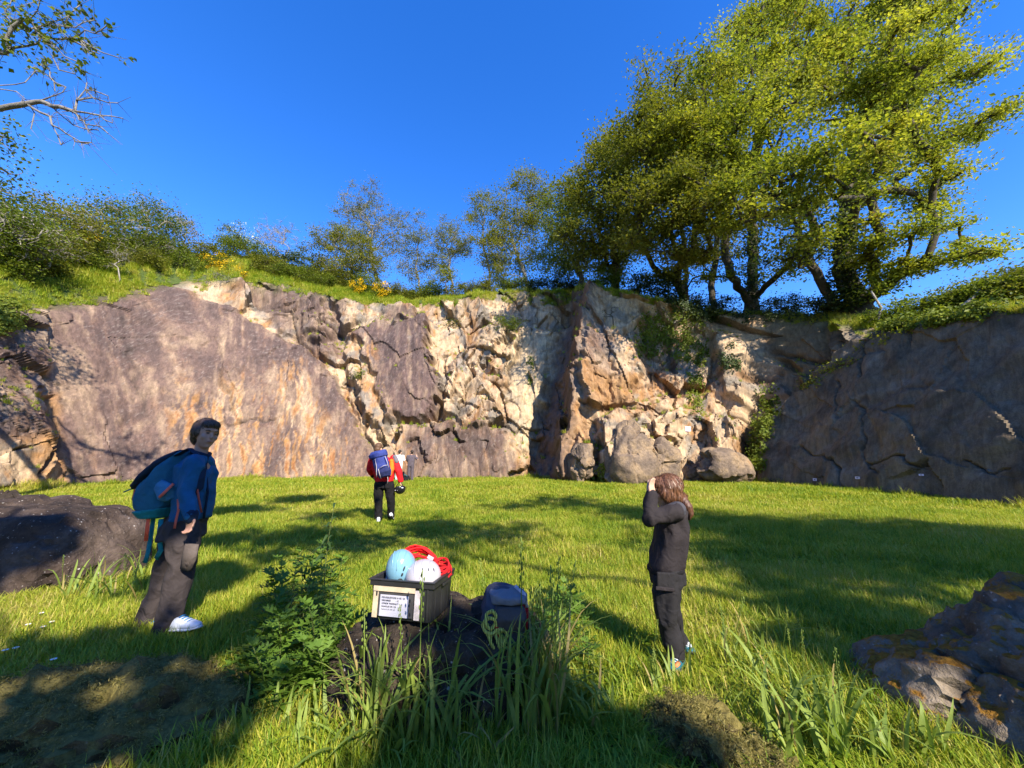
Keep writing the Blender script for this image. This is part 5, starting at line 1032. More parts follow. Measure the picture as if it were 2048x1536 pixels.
# ================================================================== BOULDERS
def rock_mat(name, a, b, c, fleck=.5, moss=None, mossz=.5):
    n = NT(name); ob = n.obj(); v1 = n.noise(2.2, ob, 6, .65, .4); v2 = n.noise(11, ob, 6, .7); v3 = n.noise(38, ob, 3, .6)
    col_ = n.ramp(v1, [(.30, a), (.5, b), (.72, c)]); col_ = n.mix(1.0, col_, n.ramp(v2, [(.3, (.62, .60, .58)), (.7, (1.35, 1.32, 1.28))]), 'MULTIPLY')
    # pale lichen discs and flecks
    vo = n.n('ShaderNodeTexVoronoi', {'Vector': n.n('ShaderNodeMix', {}, data_type='VECTOR').outputs[1] if False else ob, 'Scale': 17.0, 'Randomness': 1.0})
    lich = n.math('MULTIPLY', n.ramp(n.math('ADD', vo.outputs['Distance'], n.math('MULTIPLY', v3, .5)), [(.33, (1, 1, 1)), (.40, (0, 0, 0))]), n.ramp(n.noise(3.5, ob, 2), [(.48, (0, 0, 0)), (.62, (fleck,) * 3)]))
    col_ = n.mix(lich, col_, (.50, .47, .42))
    fl = n.ramp(v3, [(.66, (0, 0, 0)), (.74, (fleck,) * 3)]); col_ = n.mix(fl, col_, (.42, .37, .34))
    if moss is not None:
        nz = n.n('ShaderNodeSeparateXYZ', {0: n.n('ShaderNodeNewGeometry').outputs['Normal']}).outputs[2]
        mf = n.ramp(n.math('ADD', n.math('MULTIPLY', nz, .55), n.math('MULTIPLY', n.noise(4.2, ob, 8, .8), .9)), [(mossz, (0, 0, 0)), (mossz + .07, (1, 1, 1))])
        mc = n.ramp(n.noise(26, ob, 4, .7), [(.3, moss[0]), (.7, moss[1])]); col_ = n.mix(mf, col_, mc)
    hgt = n.math('ADD', n.math('MULTIPLY', v2, .7), n.math('MULTIPLY', v3, .25))
    return n.done(n.bsdf(col_, .9, .18, hgt, 1.0, .06))
def boulder(name, label, c, size, planes, mat, seed, amp=.10, fscale=1.6, rz=0., sub=5, cat='boulder', crack_amp=.05, pw=9, facet=.09, fs=1.5):
    """a rock cut by planes (normal, distance) out of a ball, then broken and weathered"""
    bm = bmesh.new(); bmesh.ops.create_icosphere(bm, subdivisions=sub, radius=1.0); m = bpy.data.meshes.new(name); bm.to_mesh(m); bm.free()
    n_ = len(m.vertices); d = np.empty(n_ * 3, np.float32); m.vertices.foreach_get('co', d); d = d.reshape(-1, 3).astype(float); d /= np.linalg.norm(d, axis=1)[:, None]
    N = np.array([p[0] for p in planes], float); N /= np.linalg.norm(N, axis=1)[:, None]; Dd = np.array([p[1] for p in planes], float)
    t = np.maximum(d @ N.T / Dd[None], 0); inv = ((t ** pw).sum(1) + 1.0) ** (1 / pw)
    S_ = np.array(size); q = d / inv[:, None] * S_
    u = d * (S_ / S_.mean()) * fscale + seed * 3.7
    f = fbm(u, 5, seed); d1, d2, hid, vec = voronoi(u * fs + .12 * f[:, None], seed + 5)
    fa = ((hid >> 19) & 255) / 255.0 - .5 + (((hid >> 3) & 255) / 127.5 - 1) * vec[:, 0] + (((hid >> 11) & 255) / 127.5 - 1) * vec[:, 1]
    e = sstep(.12, 0, d2 - d1); g = fbm(u * np.array([1.2, 1.2, 4.0]), 4, seed + 9)
    off_ = amp * f + facet * fa - crack_amp * e + .35 * amp * g + .030 * fbm(u * 6, 5, seed + 11, .6) - .02 * np.abs(noise(u * 4 + f[:, None], seed + 12))
    lay = noise(np.stack([q[:, 0] * .6, q[:, 1] * .6, (q[:, 2] + .35 * q[:, 0]) * 9], 1) + seed, seed + 15)
    off_ = off_ + .016 * lay * (amp / .06)
    q = q + d * off_[:, None]
    m.vertices.foreach_set('co', q.astype(np.float32).ravel()); m.update(); m.polygons.foreach_set('use_smooth', np.full(len(m.polygons), True)); m.set_sharp_from_angle(angle=R(38))
    o = link(name, m, mat); o.location = c; o.rotation_euler = (0, 0, rz); tag(o, label, cat); return o
UPP = ((0, 0, 1), .62); M_BLD = rock_mat('boulder_dark', (.022, .017, .013), (.048, .037, .028), (.10, .078, .060), .9)
M_BLD2 = rock_mat('boulder_mossy', (.075, .058, .043), (.16, .132, .10), (.28, .235, .185), .6, ((.12, .05, .006), (.34, .17, .02)), .86)
M_MOSS = rock_mat('boulder_turfy', (.035, .026, .014), (.075, .058, .028), (.14, .105, .05), .2, ((.07, .058, .016), (.20, .165, .05)), .52)
M_BLD3 = rock_mat('boulder_brown', (.022, .017, .015), (.055, .040, .033), (.12, .092, .078), .9)
bc = boulder('boulder', 'dark flat-topped boulder in the centre carrying the crate', (-.44, 2.70, .06), (.82, .60, .55), [((.04, -.10, 1), .76), ((-.80, -.25, .42), .80), ((-.2, -1, .30), .74), ((.5, -.9, .25), .78), ((1, -.2, .35), .86), ((.3, 1, .4), .8), ((-.6, .8, .3), .85)], M_BLD, 3, .045, 1.7, facet=.045, crack_amp=.03, pw=14)
boulder('boulder', 'long dark boulder at the left edge behind the person in blue', (-6.35, 4.95, .22), (1.95, .95, .90), [((.05, -.1, 1), .80), ((-.5, -.1, 1), .82), ((.98, -.1, .12), .86), ((.2, -1, .35), .8), ((-.3, -1, .1), .85), ((.5, .2, 1), .95)], M_BLD3, 7, .07, 1.3, facet=.06, pw=12)
boulder('boulder', 'rough grey boulder with orange moss at the lower right corner', (3.05, 2.30, -.04), (1.08, .95, .88), [((-.15, -.25, 1), .70), ((-.78, -.25, .58), .70), ((-.92, -.38, .06), .86), ((-.35, -.86, .42), .66), ((.25, -.75, .62), .72), ((-.3, .8, .6), .80), ((-.55, .35, .75), .72), ((.6, -.1, .8), .80)], M_BLD2, 11, .07, 1.6, facet=.09, crack_amp=.035, sub=6, pw=28, fs=.85)
boulder('boulder', 'dark rock cut off by the left edge of the picture', (-7.95, 5.9, .35), (.52, .5, .75), [((.8, -.3, .4), .85), ((0, 0, 1), .8)], M_BLD, 13, .07, 1.8)
boulder('boulder', 'low turf-covered rock in the lower left corner', (-2.32, 2.34, -.06), (1.0, .52, .34), [((0, 0, 1), .80), ((-.4, -.5, 1), .85), ((.6, .3, .8), .9)], M_MOSS, 17, .07, 2.2, rz=.28, facet=.05)
boulder('boulder', 'humped mossy rock at the bottom right of the centre', (.92, 2.28, -.05), (.25, .23, .26), [((0, 0, 1), .85), ((-.8, 0, .5), .85)], M_MOSS, 19, .04, 2.6, facet=.03, sub=4)
boulder('boulder', 'lower mossy lump beside the humped mossy rock', (1.14, 2.10, -.09), (.23, .22, .21), [((0, 0, 1), .85), ((.6, 0, .6), .9)], M_MOSS, 23, .045, 2.6, facet=.03, sub=4)
M_FUZZ = leaf_mat('moss_fuzz', [(0, (.10, .09, .022)), (.6, (.20, .175, .055)), (1, (.32, .27, .11))], .25, vscale=6)
def fuzz(o, n_, size, seed, zmin):
    m = o.data; rng = np.random.default_rng(seed); c = np.empty(len(m.vertices) * 3, np.float32); m.vertices.foreach_get('co', c); c = c.reshape(-1, 3); nr = np.empty(len(c) * 3, np.float32); m.vertices.foreach_get('normal', nr); nr = nr.reshape(-1, 3)
    ok = np.where((c[:, 2] + o.location.z > -.03) & (nr[:, 2] > zmin) & (noise(c * 3, seed) > -.25))[0]; i = rng.choice(ok, n_); P = c[i] + rng.normal(0, .012, (n_, 3)) + nr[i] * size * .3
    f = tag(link('moss', leaves_mesh('moss', P, size, rng, .2, .22, nrm=nr[i] * .3), M_FUZZ, o), kind='stuff'); return f
for o in list(C.objects):
    if o.name.startswith('boulder') and 'ossy' in o.get('label', '') and 'rough' not in o['label'] or 'turf-covered' in o.get('label', ''): fuzz(o, 30000 if 'turf' in o['label'] else 9000, .016, 5, -.1)
# blocks lying at the foot of the wall
n = NT('fallen_rock'); ob = n.obj(); v1 = n.noise(1.4, ob, 6, .65, .4); v2 = n.noise(7, ob, 6, .7)
cc = n.ramp(v1, [(.3, (.09, .072, .062)), (.46, (.17, .13, .10)), (.60, (.27, .20, .13)), (.75, (.21, .115, .055))]); cc = n.mix(1.0, cc, n.ramp(v2, [(.3, (.66, .64, .62)), (.7, (1.25, 1.22, 1.18))]), 'MULTIPLY')
M_FALL = n.done(n.bsdf(cc, .88, .2, v2, .9, .08))
for i, (px_, py_, wpx, hpx, lab, pl) in enumerate([
    (1168, 925, 22, 36, 'small upright pale block just right of the deep corner', [((-.8, -.4, .3), .8), ((0, 0, 1), .8), ((.9, -.3, .2), .8)]),
    (1258, 912, 48, 62, 'large leaning grey block at the foot of the wall, split from its neighbour', [((-.7, -.3, .65), .72), ((.2, -.9, .3), .7), ((.75, -.2, .6), .8), ((-.9, -.2, .1), .8)]),
    (1322, 925, 38, 48, 'rounded ochre block leaning against the large grey block', [((-.6, -.3, .7), .8), ((.1, -1, .2), .75), ((.7, -.3, .6), .8)]),
    (1448, 935, 48, 38, 'squat rounded boulder at the foot of the wall beside the gully', [((0, -.2, 1), .75), ((-.8, -.4, .2), .8), ((.7, -.5, .4), .8)]),
    (1395, 945, 26, 26, 'small pale block left of the squat rounded boulder', [((0, -.3, 1), .75), ((.6, -.5, .4), .8)]),
    (1505, 955, 22, 18, 'small rock at the bottom of the gully', [((0, 0, 1), .8)])]):
    p_, nn_ = cliff_at(px_, py_); k_ = p_.y / ray(px_, py_)[1] / F; Yb = p_.y - .15; c_ = at(px_, py_, Yb)
    boulder('fallen_block', lab, (c_.x, Yb, c_.z), (wpx * k_ * 1.12, wpx * k_ * .75, hpx * k_ * 1.12), pl, M_FALL, 31 + i * 3, .05, 1.2, sub=5, facet=.30, cat='block', pw=40, fs=.9, crack_amp=.05)
# small route plates on the wall
M_PLATE = plain('plate_white', (.72, .62, .70), .5); M_INK = plain('ink_dark', (.03, .03, .04), .6)
def font_mesh(txt, size, name='lettering'):
    cu = bpy.data.curves.new(name, 'FONT'); cu.body = txt; cu.size = size; cu.align_x = 'LEFT'; cu.extrude = .0004; o = bpy.data.objects.new('tmp', cu); C.objects.link(o)
    dg = bpy.context.evaluated_depsgraph_get(); m = bpy.data.meshes.new_from_object(o.evaluated_get(dg)); bpy.data.objects.remove(o); m.name = name; return m
for i, (px_, py_, w_, h_, lab) in enumerate([(1378, 858, .34, .26, 'pinkish-white sign with dark marks on the sunlit rock'), (1628, 956, .16, .11, 'leftmost small white plate at the foot of the grey slab'), (1714, 953, .16, .10, 'middle small white plate at the foot of the grey slab'), (1843, 946, .13, .07, 'rightmost small white plate below the long crack')]):
    p_, nn_ = cliff_at(px_, py_); v_ = (Vector((0, 0, CAM_Z)) - p_).normalized(); nn_ = (nn_ * .6 + v_ * .4); nn_.z *= .3; nn_.normalize(); p_ = p_ + v_ * .16
    root = empty('route_sign' if i == 0 else 'route_plate', p_); tag(root, lab, 'sign', None if i == 0 else 'small plates on the grey slab'); root.rotation_euler = nn_.to_track_quat('-Y', 'Z').to_euler()
    mb = MB(); mb.box((0, 0, 0), (w_, .03, h_)); mb.build('plate', M_PLATE, root, False, .004)
    mb = MB()
    if i == 0:
        mb.box((-.07, -.0165, .03), (.05, .004, .02)); mb.box((-.045, -.0165, .045), (.02, .004, .02)); mb.box((.0, -.0165, .03), (.035, .004, .05)); mb.box((.08, -.0165, .0), (.012, .004, .06))
    else: mb.box((0, -.0165, 0), (w_ * .45, .004, h_ * .3))
    mb.build('lettering', M_INK, root, False)
    mb = MB(); mb.tube([(0, .0, 0), (0, .45, 0)], .02, 8); mb.build('bolt', M_INK, root)

# ================================================================== CRATE WITH HELMETS, RUCKSACK
M_CRATE = plain('crate_plastic', (.020, .020, .021), .42, .45, .12, 12, .1); M_TAPE = plain('tape_beige', (.50, .40, .28), .5, .4, .2, 20, .3); M_PAPER = plain('paper', (.42, .42, .50), .6, .3, .05, 8, .15); M_FOIL = plain('plastic_sleeve', (.42, .38, .40), .2, .6, .3, 25, .5); M_DGREY = plain('card_dark', (.045, .043, .045), .6)
ZC = .50; RC = empty('storage_crate', (-.605, 2.56, ZC), R(-13)); tag(RC, 'black plastic storage crate with a taped paper list standing on the boulder', 'crate')
wd, dp_, ht, th = .385, .29, .215, .006
mb = MB()
def taper(x, y, z): k_ = 1 - .06 * (1 - z / ht); return (x * k_, y * k_, z)
def panel(p): mb.add([taper(*q) for q in p], [(0, 1, 2, 3), (7, 6, 5, 4), (0, 4, 5, 1), (1, 5, 6, 2), (2, 6, 7, 3), (3, 7, 4, 0)])
a, b = wd / 2, dp_ / 2
for (x0, y0, x1, y1) in ((-a, -b, a, -b + th), (-a, b - th, a, b), (-a, -b + th, -a + th, b - th), (a - th, -b + th, a, b - th)):
    panel([(x0, y0, 0), (x1, y0, 0), (x1, y1, 0), (x0, y1, 0), (x0, y0, ht), (x1, y0, ht), (x1, y1, ht), (x0, y1, ht)])
mb.build('wall', M_CRATE, RC, False)
mb = MB(); mb.box((0, 0, .006), (wd * .935, dp_ * .935, .010)); mb.build('floor', M_CRATE, RC, False)
mb = MB()
for zc, hh_, o_ in ((ht - .018, .034, .010), (ht - .002, .007, .016)):
    for (cx_, cy_, sx_, sy_) in ((0, -b - o_ / 2, wd + 2 * o_, o_), (0, b + o_ / 2, wd + 2 * o_, o_), (-a - o_ / 2, 0, o_, dp_), (a + o_ / 2, 0, o_, dp_)): mb.box((cx_, cy_, zc), (sx_, sy_, hh_))
mb.build('rim', M_CRATE, RC, False, .002)
for (x, y, sx_, sy_) in ((a * .96, -b * .62, .010, .012), (a * .96, b * .62, .010, .012), (a * .96, 0, .010, .012), (-a * .82, -b * .985, .012, .012), (a * .84, -b * .985, .012, .012)):
    mb = MB(); mb.box((x, y, ht * .42), (sx_, sy_, ht * .8)); mb.build('rib', M_CRATE, RC, False, .002)
mb = MB(); mb.box((a + .012, .02, ht - .045), (.010, .10, .016)); mb.build('handle', M_CRATE, RC, False, .003)
yf = -b * .985 - .0015; tl = Matrix.Rotation(-.055, 3, 'X')
for (x, z, sx_, sz_) in ((-.045, .166, .265, .030), (-.163, .085, .032, .150)):
    mb = MB(); mb.box((x, yf - .006 - (z - .1) * .02, z), (sx_, .0016, sz_), tl); mb.build('tape', M_TAPE, RC, False)
mb = MB(); mb.box((-.035, yf - .0042, .085), (.225, .0014, .130), tl); mb.build('backing_card', M_DGREY, RC, False)
mb = MB(); mb.box((.102, yf - .0066, .090), (.034, .0018, .152), tl); mb.build('plastic_sleeve', M_FOIL, RC, False)
mb = MB(); mb.box((-.043, yf - .0060, .076), (.180, .0012, .112), tl); pap = mb.build('paper_list', M_PAPER, RC, False)
for i, tx in enumerate(('MOUSQUETONS A VIS : 20', 'DEGAINES         : 12', 'CORDE "MAMMUT"   : 2', 'SANGLES DE 120   : 4', 'SANGLES DE 60    : 8', 'DESCENDEURS      : 4')):
    o = link('lettering', font_mesh(tx, .0125), M_INK, pap); o.location = (-.120, yf - .0070 - .0009 * (5 - i) * .6, .117 - i * .0165); o.rotation_euler = (math.pi / 2 + .055, 0, 0)
    o.scale = (1.0, 1.0, 1.0)
# helmets and ropes lie in the crate: things of their own
def crate_pt(x, y, z): return RC.matrix_basis @ Vector((x, y, z))
def helmet(label, c, r, tiltM, shell_mat, vents, vent_mat, logo=None):
    root = empty('helmet', c); tag(root, label, 'helmet', 'climbing helmets in the crate'); mb = MB(); mb.ell((0, 0, 0), r, tiltM, 28, 18, -.35)
    link('shell', remesh(mb, 'shell', .006, 3), shell_mat, root)
    mb = MB(); pts = [tiltM @ Vector((math.cos(t) * r[0] * .96, math.sin(t) * r[1] * .96, -.33 * r[2])) for t in np.linspace(0, 2 * math.pi, 25)]; mb.tube(pts, .007, 6, False); mb.build('rim', shell_mat, root)
    for a_ in (-.42, 0, .42):
        mb = MB(); mb.tube([tiltM @ Vector((math.sin(a_) * math.cos(t) * r[0] * 1.0 if False else math.sin(a_ * (.4 + .6 * math.cos(t))) * r[0], -math.sin(t) * math.cos(a_) * r[1], math.cos(t) * math.cos(a_ * .8) * r[2])) * 1.0 for t in np.linspace(-.2, 1.15, 12)], [.0012, .003, .003, .003, .003, .003, .003, .003, .003, .003, .003, .0012], 6); mb.build('ridge', shell_mat, root)
    mb = MB(); mb.tube([tiltM @ Vector((-r[0] * .9, -r[1] * .3, -.36 * r[2])), tiltM @ Vector((-r[0] * .75, -r[1] * .75, -.75 * r[2])), tiltM @ Vector((-r[0] * .2, -r[1] * .6, -.9 * r[2]))], .006, 6); mb.build('chin_strap', M_VD, root)
    for (v, sz, ro) in vents:
        d = tiltM @ Vector(v); nrm = Vector((v[0] / r[0], v[1] / r[1], v[2] / r[2])).normalized(); p = Vector((nrm.x * r[0], nrm.y * r[1], nrm.z * r[2])); nw = (tiltM @ Vector((p.x / r[0] ** 2, p.y / r[1] ** 2, p.z / r[2] ** 2))).normalized()
        Mq = nw.to_track_quat('Z', 'Y').to_matrix() @ Matrix.Rotation(ro, 3, 'Z'); mb = MB(); mb.ell(tiltM @ p, (sz[0], sz[1], .004), Mq, 14, 8); mb.build('vent', vent_mat if len(v) < 4 else logo, root)
    return root
M_HB = plain('helmet_pale_blue', (.15, .31, .42), .22, .5, .02, 5, .02, coat=.3); M_HW = plain('helmet_white', (.37, .36, .40), .25, .5, .02, 5, .02, coat=.3); M_VD = plain('vent_dark', (.02, .025, .03), .5); M_LOGO = plain('logo_blue', (.02, .12, .26), .4)
Mt = Matrix.Rotation(R(20), 3, 'X')
helmet('pale blue climbing helmet standing on edge in the crate', crate_pt(-.085, -.005, .235), (.092, .10, .122), Mt, M_HB, [((.040, -.075, .055), (.005, .015), -.4), ((.030, -.085, .025), (.006, .011), -.3), ((.020, -.095, -.005), (.014, .012), .0), ((.02, -.1, -.035), (.015, .013), .0)], M_VD)
helmet('white climbing helmet with three slot vents lying in front of the red rope', crate_pt(.072, -.02, .205), (.108, .108, .098), Matrix.Rotation(R(14), 3, 'X'), M_HW, [((.01, -.06, .08), (.003, .007), .0), ((.045, -.055, .078), (.0035, .012), .0), ((.075, -.04, .066), (.0035, .012), -.2)], M_VD)
M_ROPE = cloth('rope_red', (.72, .012, .016), .2, 90, .5); M_ROPE_D = cloth('rope_dark_red', (.42, .01, .014), .2, 90, .5)
def coil(label, name, c, ax1, ax2, turns, r0, mat, seed, zup, rad=.0052):
    rng = random.Random(seed); root = empty(name, c); tag(root, label, 'rope')
    for k_ in range(turns):
        mb = MB(); ph = rng.uniform(0, 6.28); q = r0 * rng.uniform(.72, 1.12); off_ = Vector((rng.uniform(-.012, .012), rng.uniform(-.03, .03), zup * (k_ / turns - .5) + rng.uniform(-.006, .006)))
        pts = [off_ + Vector(ax1) * math.cos(t) * q + Vector(ax2) * math.sin(t) * q * rng.uniform(.97, 1.03) + Vector((0, 0, .012 * math.sin(2 * t + ph))) for t in np.linspace(0, 2 * math.pi, 22)]
        mb.tube(pts, rad, 7, False); mb.build('strand', mat, root)
    return root
coil('red rope hank draped behind the pale blue helmet', 'rope', crate_pt(.005, .075, .255), (.10, .02, -.045), (.02, .05, .055), 16, 1.0, M_ROPE, 3, .05)
coil('second red rope coil at the right corner of the crate', 'rope', crate_pt(.145, .075, .225), (.055, .01, 0), (0, .055, .02), 14, 1.0, M_ROPE_D, 5, .06)
mb = MB(); tgp = crate_pt(.06, .10, .285); mb.box((0, 0, 0), (.04, .002, .022), Matrix.Rotation(.5, 3, 'Y')); tg = mb.build('paper_tag', M_PAPER, None, False); tg.location = tgp; tag(tg, 'small white paper tag sticking up behind the red rope', 'tag')
# rucksack on the right end of the boulder
RS = Vector((at(1008, 1235, 2.52))); rk = empty('rucksack', (RS.x, RS.y, RS.z - .18)); tag(rk, 'grey-blue rucksack slumped on the right end of the boulder', 'rucksack')
q = lambda px_, py_, dy=0.: at(px_, py_, 2.56 + dy) - rk.location
M_RK = cloth('rucksack_slate', (.055, .060, .088)); M_RK2 = cloth('rucksack_grey', (.16, .16, .18)); M_RKR = cloth('rucksack_red', (.32, .010, .015))
mb = MB(); loft(mb, [(q(1005, 1300), Vector((.10, 0, 0)), Vector((0, .10, 0))), (q(1006, 1275), Vector((.132, 0, 0)), Vector((0, .12, 0))), (q(1008, 1240), Vector((.138, 0, 0)), Vector((0, .125, 0))), (q(1008, 1205), Vector((.132, 0, .0)), Vector((0, .12, 0))), (q(1007, 1182), Vector((.105, 0, -.01)), Vector((0, .10, .01))), (q(1006, 1172), Vector((.06, 0, -.01)), Vector((0, .06, 0)))], 22)
link('pack_body', remesh(mb, 'pack_body', .009, 4, .010, 13, 41), M_RK, rk)
mb = MB(); loft(mb, [(q(1018, 1205, -.09), Vector((.105, 0, 0)), Vector((0, .05, 0))), (q(1016, 1184, -.06), Vector((.115, 0, -.01)), Vector((0, .085, .01))), (q(1012, 1173, 0), Vector((.07, 0, 0)), Vector((0, .07, 0)))], 18); link('top_lid', remesh(mb, 'top_lid', .009, 4, .007, 14, 43), M_RK2, rk)
mb = MB(); loft(mb, [(q(1020, 1262, -.12), Vector((.085, 0, 0)), Vector((0, .03, 0))), (q(1020, 1235, -.135), Vector((.098, 0, 0)), Vector((0, .045, 0))), (q(1019, 1212, -.12), Vector((.085, 0, 0)), Vector((0, .03, 0)))], 18); link('front_pocket', remesh(mb, 'front_pocket', .008, 3, .005, 14, 45), cloth('rucksack_brown', (.06, .052, .05)), rk)
for pts, mt, w_ in (([q(1047, 1195, -.06), q(1050, 1225, -.08), q(1048, 1260, -.08)], M_RKR, .022), ([q(992, 1235, -.15), q(996, 1260, -.155), q(997, 1275, -.15)], M_RKR, .016), ([q(1030, 1172, -.07), q(1048, 1188, -.09), q(1054, 1215, -.08)], M_PAPER, .010)):
    mb = MB(); mb.tube(pts, w_, 8, True, .3, (0, 1, 0)); mb.build('strap', mt, rk)
rp = empty('rope', rk.location + q(985, 1240, -.17)); tag(rp, 'yellow and black rope knotted and hanging from the grey rucksack', 'rope'); o_ = q(985, 1240, -.17)
n = NT('rope_yellow_black'); wv_ = n.n('ShaderNodeTexWave', {'Vector': n.obj(), 'Scale': 34.0, 'Distortion': 3.0, 'Detail': 1.0}); M_RYB = n.done(n.bsdf(n.ramp(wv_.outputs['Fac'], [(.25, (.035, .035, .012)), (.42, (.42, .44, .06)), (.8, (.62, .60, .13))]), .8, .25, wv_.outputs['Fac'], .4, .003))
g = lambda px_, py_, dy=0.: at(px_, py_, 2.56 - .16 + dy) - rp.location
for pts in ([(985, 1222), (974, 1228), (972, 1245), (980, 1258), (990, 1248), (992, 1232), (985, 1222)], [(978, 1236), (968, 1245), (970, 1262), (984, 1268), (994, 1255), (990, 1240), (978, 1236)], [(972, 1240), (966, 1252), (976, 1270), (984, 1290), (993, 1305)], [(982, 1262), (980, 1290), (979, 1308), (988, 1318), (998, 1315), (1002, 1302), (996, 1285), (992, 1268), (998, 1258), (1006, 1262)], [(1004, 1258), (1000, 1275), (1006, 1290), (1012, 1278), (1013, 1266), (1004, 1258)], [(996, 1262), (1004, 1276), (1003, 1300)]):
    # smooth loops
    P = [g(p[0], p[1], .012 * math.sin(i * 1.9)) for i, p in enumerate(pts)]; fine = []
    for i in range(len(P) - 1):
        p0, p1, p2, p3 = P[max(i - 1, 0)], P[i], P[i + 1], P[min(i + 2, len(P) - 1)]
        for t in (0, .25, .5, .75): fine.append(.5 * ((2 * p1) + (p2 - p0) * t + (2 * p0 - 5 * p1 + 4 * p2 - p3) * t * t + (3 * p1 - p0 - 3 * p2 + p3) * t ** 3))
    fine.append(P[-1]); mb = MB(); mb.tube(fine, .0098, 8); mb.build('strand', M_RYB, rp)
# bag and gear of the far climbers
GP = Vector((at(811, 960, 21.6))); gb = empty('gear_bag', (GP.x, GP.y, gzf(GP.x, GP.y))); tag(gb, 'small dark gear bag lying by the feet of the distant people', 'bag')
mb = MB(); loft(mb, [((0, 0, .0), (.22, 0, 0), (0, .14, 0)), ((0, 0, .16), (.25, 0, 0), (0, .16, 0)), ((.02, 0, .34), (.16, 0, 0), (0, .10, 0))], 16); link('pack_body', remesh(mb, 'pack_body', .02, 3, .012, 8, 49), M_BLK, gb)
mb = MB(); mb.tube([(-.12, -.12, .3), (-.02, -.18, .42), (.12, -.12, .3)], .02, 6); mb.build('strap', M_SHOE_T, gb)
# ================================================================== FOREGROUND PLANTS
def lmat(name, a, b, tr=.35, sp=.3):
    n = NT(name); v = n.noise(14, None, 3); rn = n.n('ShaderNodeObjectInfo').outputs['Random']
    c = n.mix(n.math('ADD', n.math('MULTIPLY', v, .6), n.math('MULTIPLY', rn, .4)), a, b); bs = n.bsdf(c, .55, sp, n.noise(60), .3, .004)
    return n.done(n.n('ShaderNodeMixShader', {0: tr, 1: bs, 2: n.n('ShaderNodeBsdfTranslucent', {'Color': n.mix(1.0, c, (1.2, 1.25, .6), 'MULTIPLY')})}))
M_MUG = lmat('mugwort_leaf', (.040, .095, .014), (.15, .25, .025)); M_STEM = plain('plant_stem', (.07, .09, .025), .7); M_BLADE = lmat('tall_grass_blade', (.12, .20, .035), (.28, .34, .06), .35, .35); M_STRAW = lmat('dry_grass_blade', (.24, .19, .06), (.36, .28, .10), .3)
def lobed_leaf(name, L, w, lobes=3, droop=.25, seed=0):
    """a deeply cut leaf: pairs of pointed lobes along a rib"""
    rng = random.Random(seed); V, Fc = [], []
    def z(t): return -droop * L * t * t + .03 * L * math.sin(6 * t)
    def tri(pts): o = len(V); V.extend(pts); Fc.append(tuple(range(o, o + len(pts))))
    m = 8; rib = [(0, L * t / m, z(t / m)) for t in range(m + 1)]
    for i in range(m):
        w0 = .045 * L * (1 - i / m) + .012 * L; w1 = .045 * L * (1 - (i + 1) / m) + .004 * L
        tri([(-w0, rib[i][1], rib[i][2]), (w0, rib[i][1], rib[i][2]), (w1, rib[i + 1][1], rib[i + 1][2]), (-w1, rib[i + 1][1], rib[i + 1][2])])
    for k in range(lobes):
        t = .30 + .52 * k / max(1, lobes - 1); ww = w * (1 - .45 * abs(t - .5) * 2) * rng.uniform(.85, 1.1)
        for sx in (-1, 1):
            y0 = L * t; a = (0, y0 - .10 * L, z(t)); b = (0, y0 + .08 * L, z(t)); tip = (sx * ww, y0 + .26 * L, z(t) + .05 * L); c1 = (sx * ww * .62, y0 + .00 * L, z(t) + .045 * L); c2 = (sx * ww * .50, y0 + .22 * L, z(t) + .05 * L)
            tri([a, c1, tip, c2, b]); s2 = (sx * ww * .95, y0 + .06 * L, z(t) + .05 * L); tri([a, (sx * ww * .45, y0 - .06 * L, z(t) + .03 * L), s2, c1])
    tri([(-w * .30, L * .86, z(.86)), (w * .30, L * .86, z(.86)), (w * .12, L * 1.08, z(1.05)), (0, L * 1.22, z(1.15)), (-w * .12, L * 1.08, z(1.05))])
    m_ = bpy.data.meshes.new(name); m_.from_pydata(V, [], Fc); m_.update(); return m_
LEAFM = [lobed_leaf('leaf', .095, .042, 3, .25 + .1 * k, k) for k in range(4)] + [lobed_leaf('leaf', .07, .03, 2, .3, 9)]
for m_ in LEAFM: m_.materials.append(M_MUG)
def lance_leaf(name, L, w, droop):
    V, Fc = [], []; m = 7
    for i in range(m + 1):
        t = i / m; ww = w * math.sin(math.pi * min(1, .08 + .92 * t)) ** .8 * (1 if i < m else .05); y = L * (t - .25 * droop * t * t); z = L * (.35 * t - droop * t * t)
        V += [(-ww, y, z + .15 * ww), (0, y, z - .15 * ww), (ww, y, z + .15 * ww)]
    for i in range(m):
        o = i * 3; Fc += [(o, o + 1, o + 4, o + 3), (o + 1, o + 2, o + 5, o + 4)]
    m_ = bpy.data.meshes.new(name); m_.from_pydata(V, [], Fc); m_.update(); return m_
LANCE = [lance_leaf('leaf', .19, .019, d_) for d_ in (.6, .85, 1.1)]
for m_ in LANCE: m_.materials.append(lmat('weed_leaf', (.018, .045, .012), (.05, .09, .02), .25))
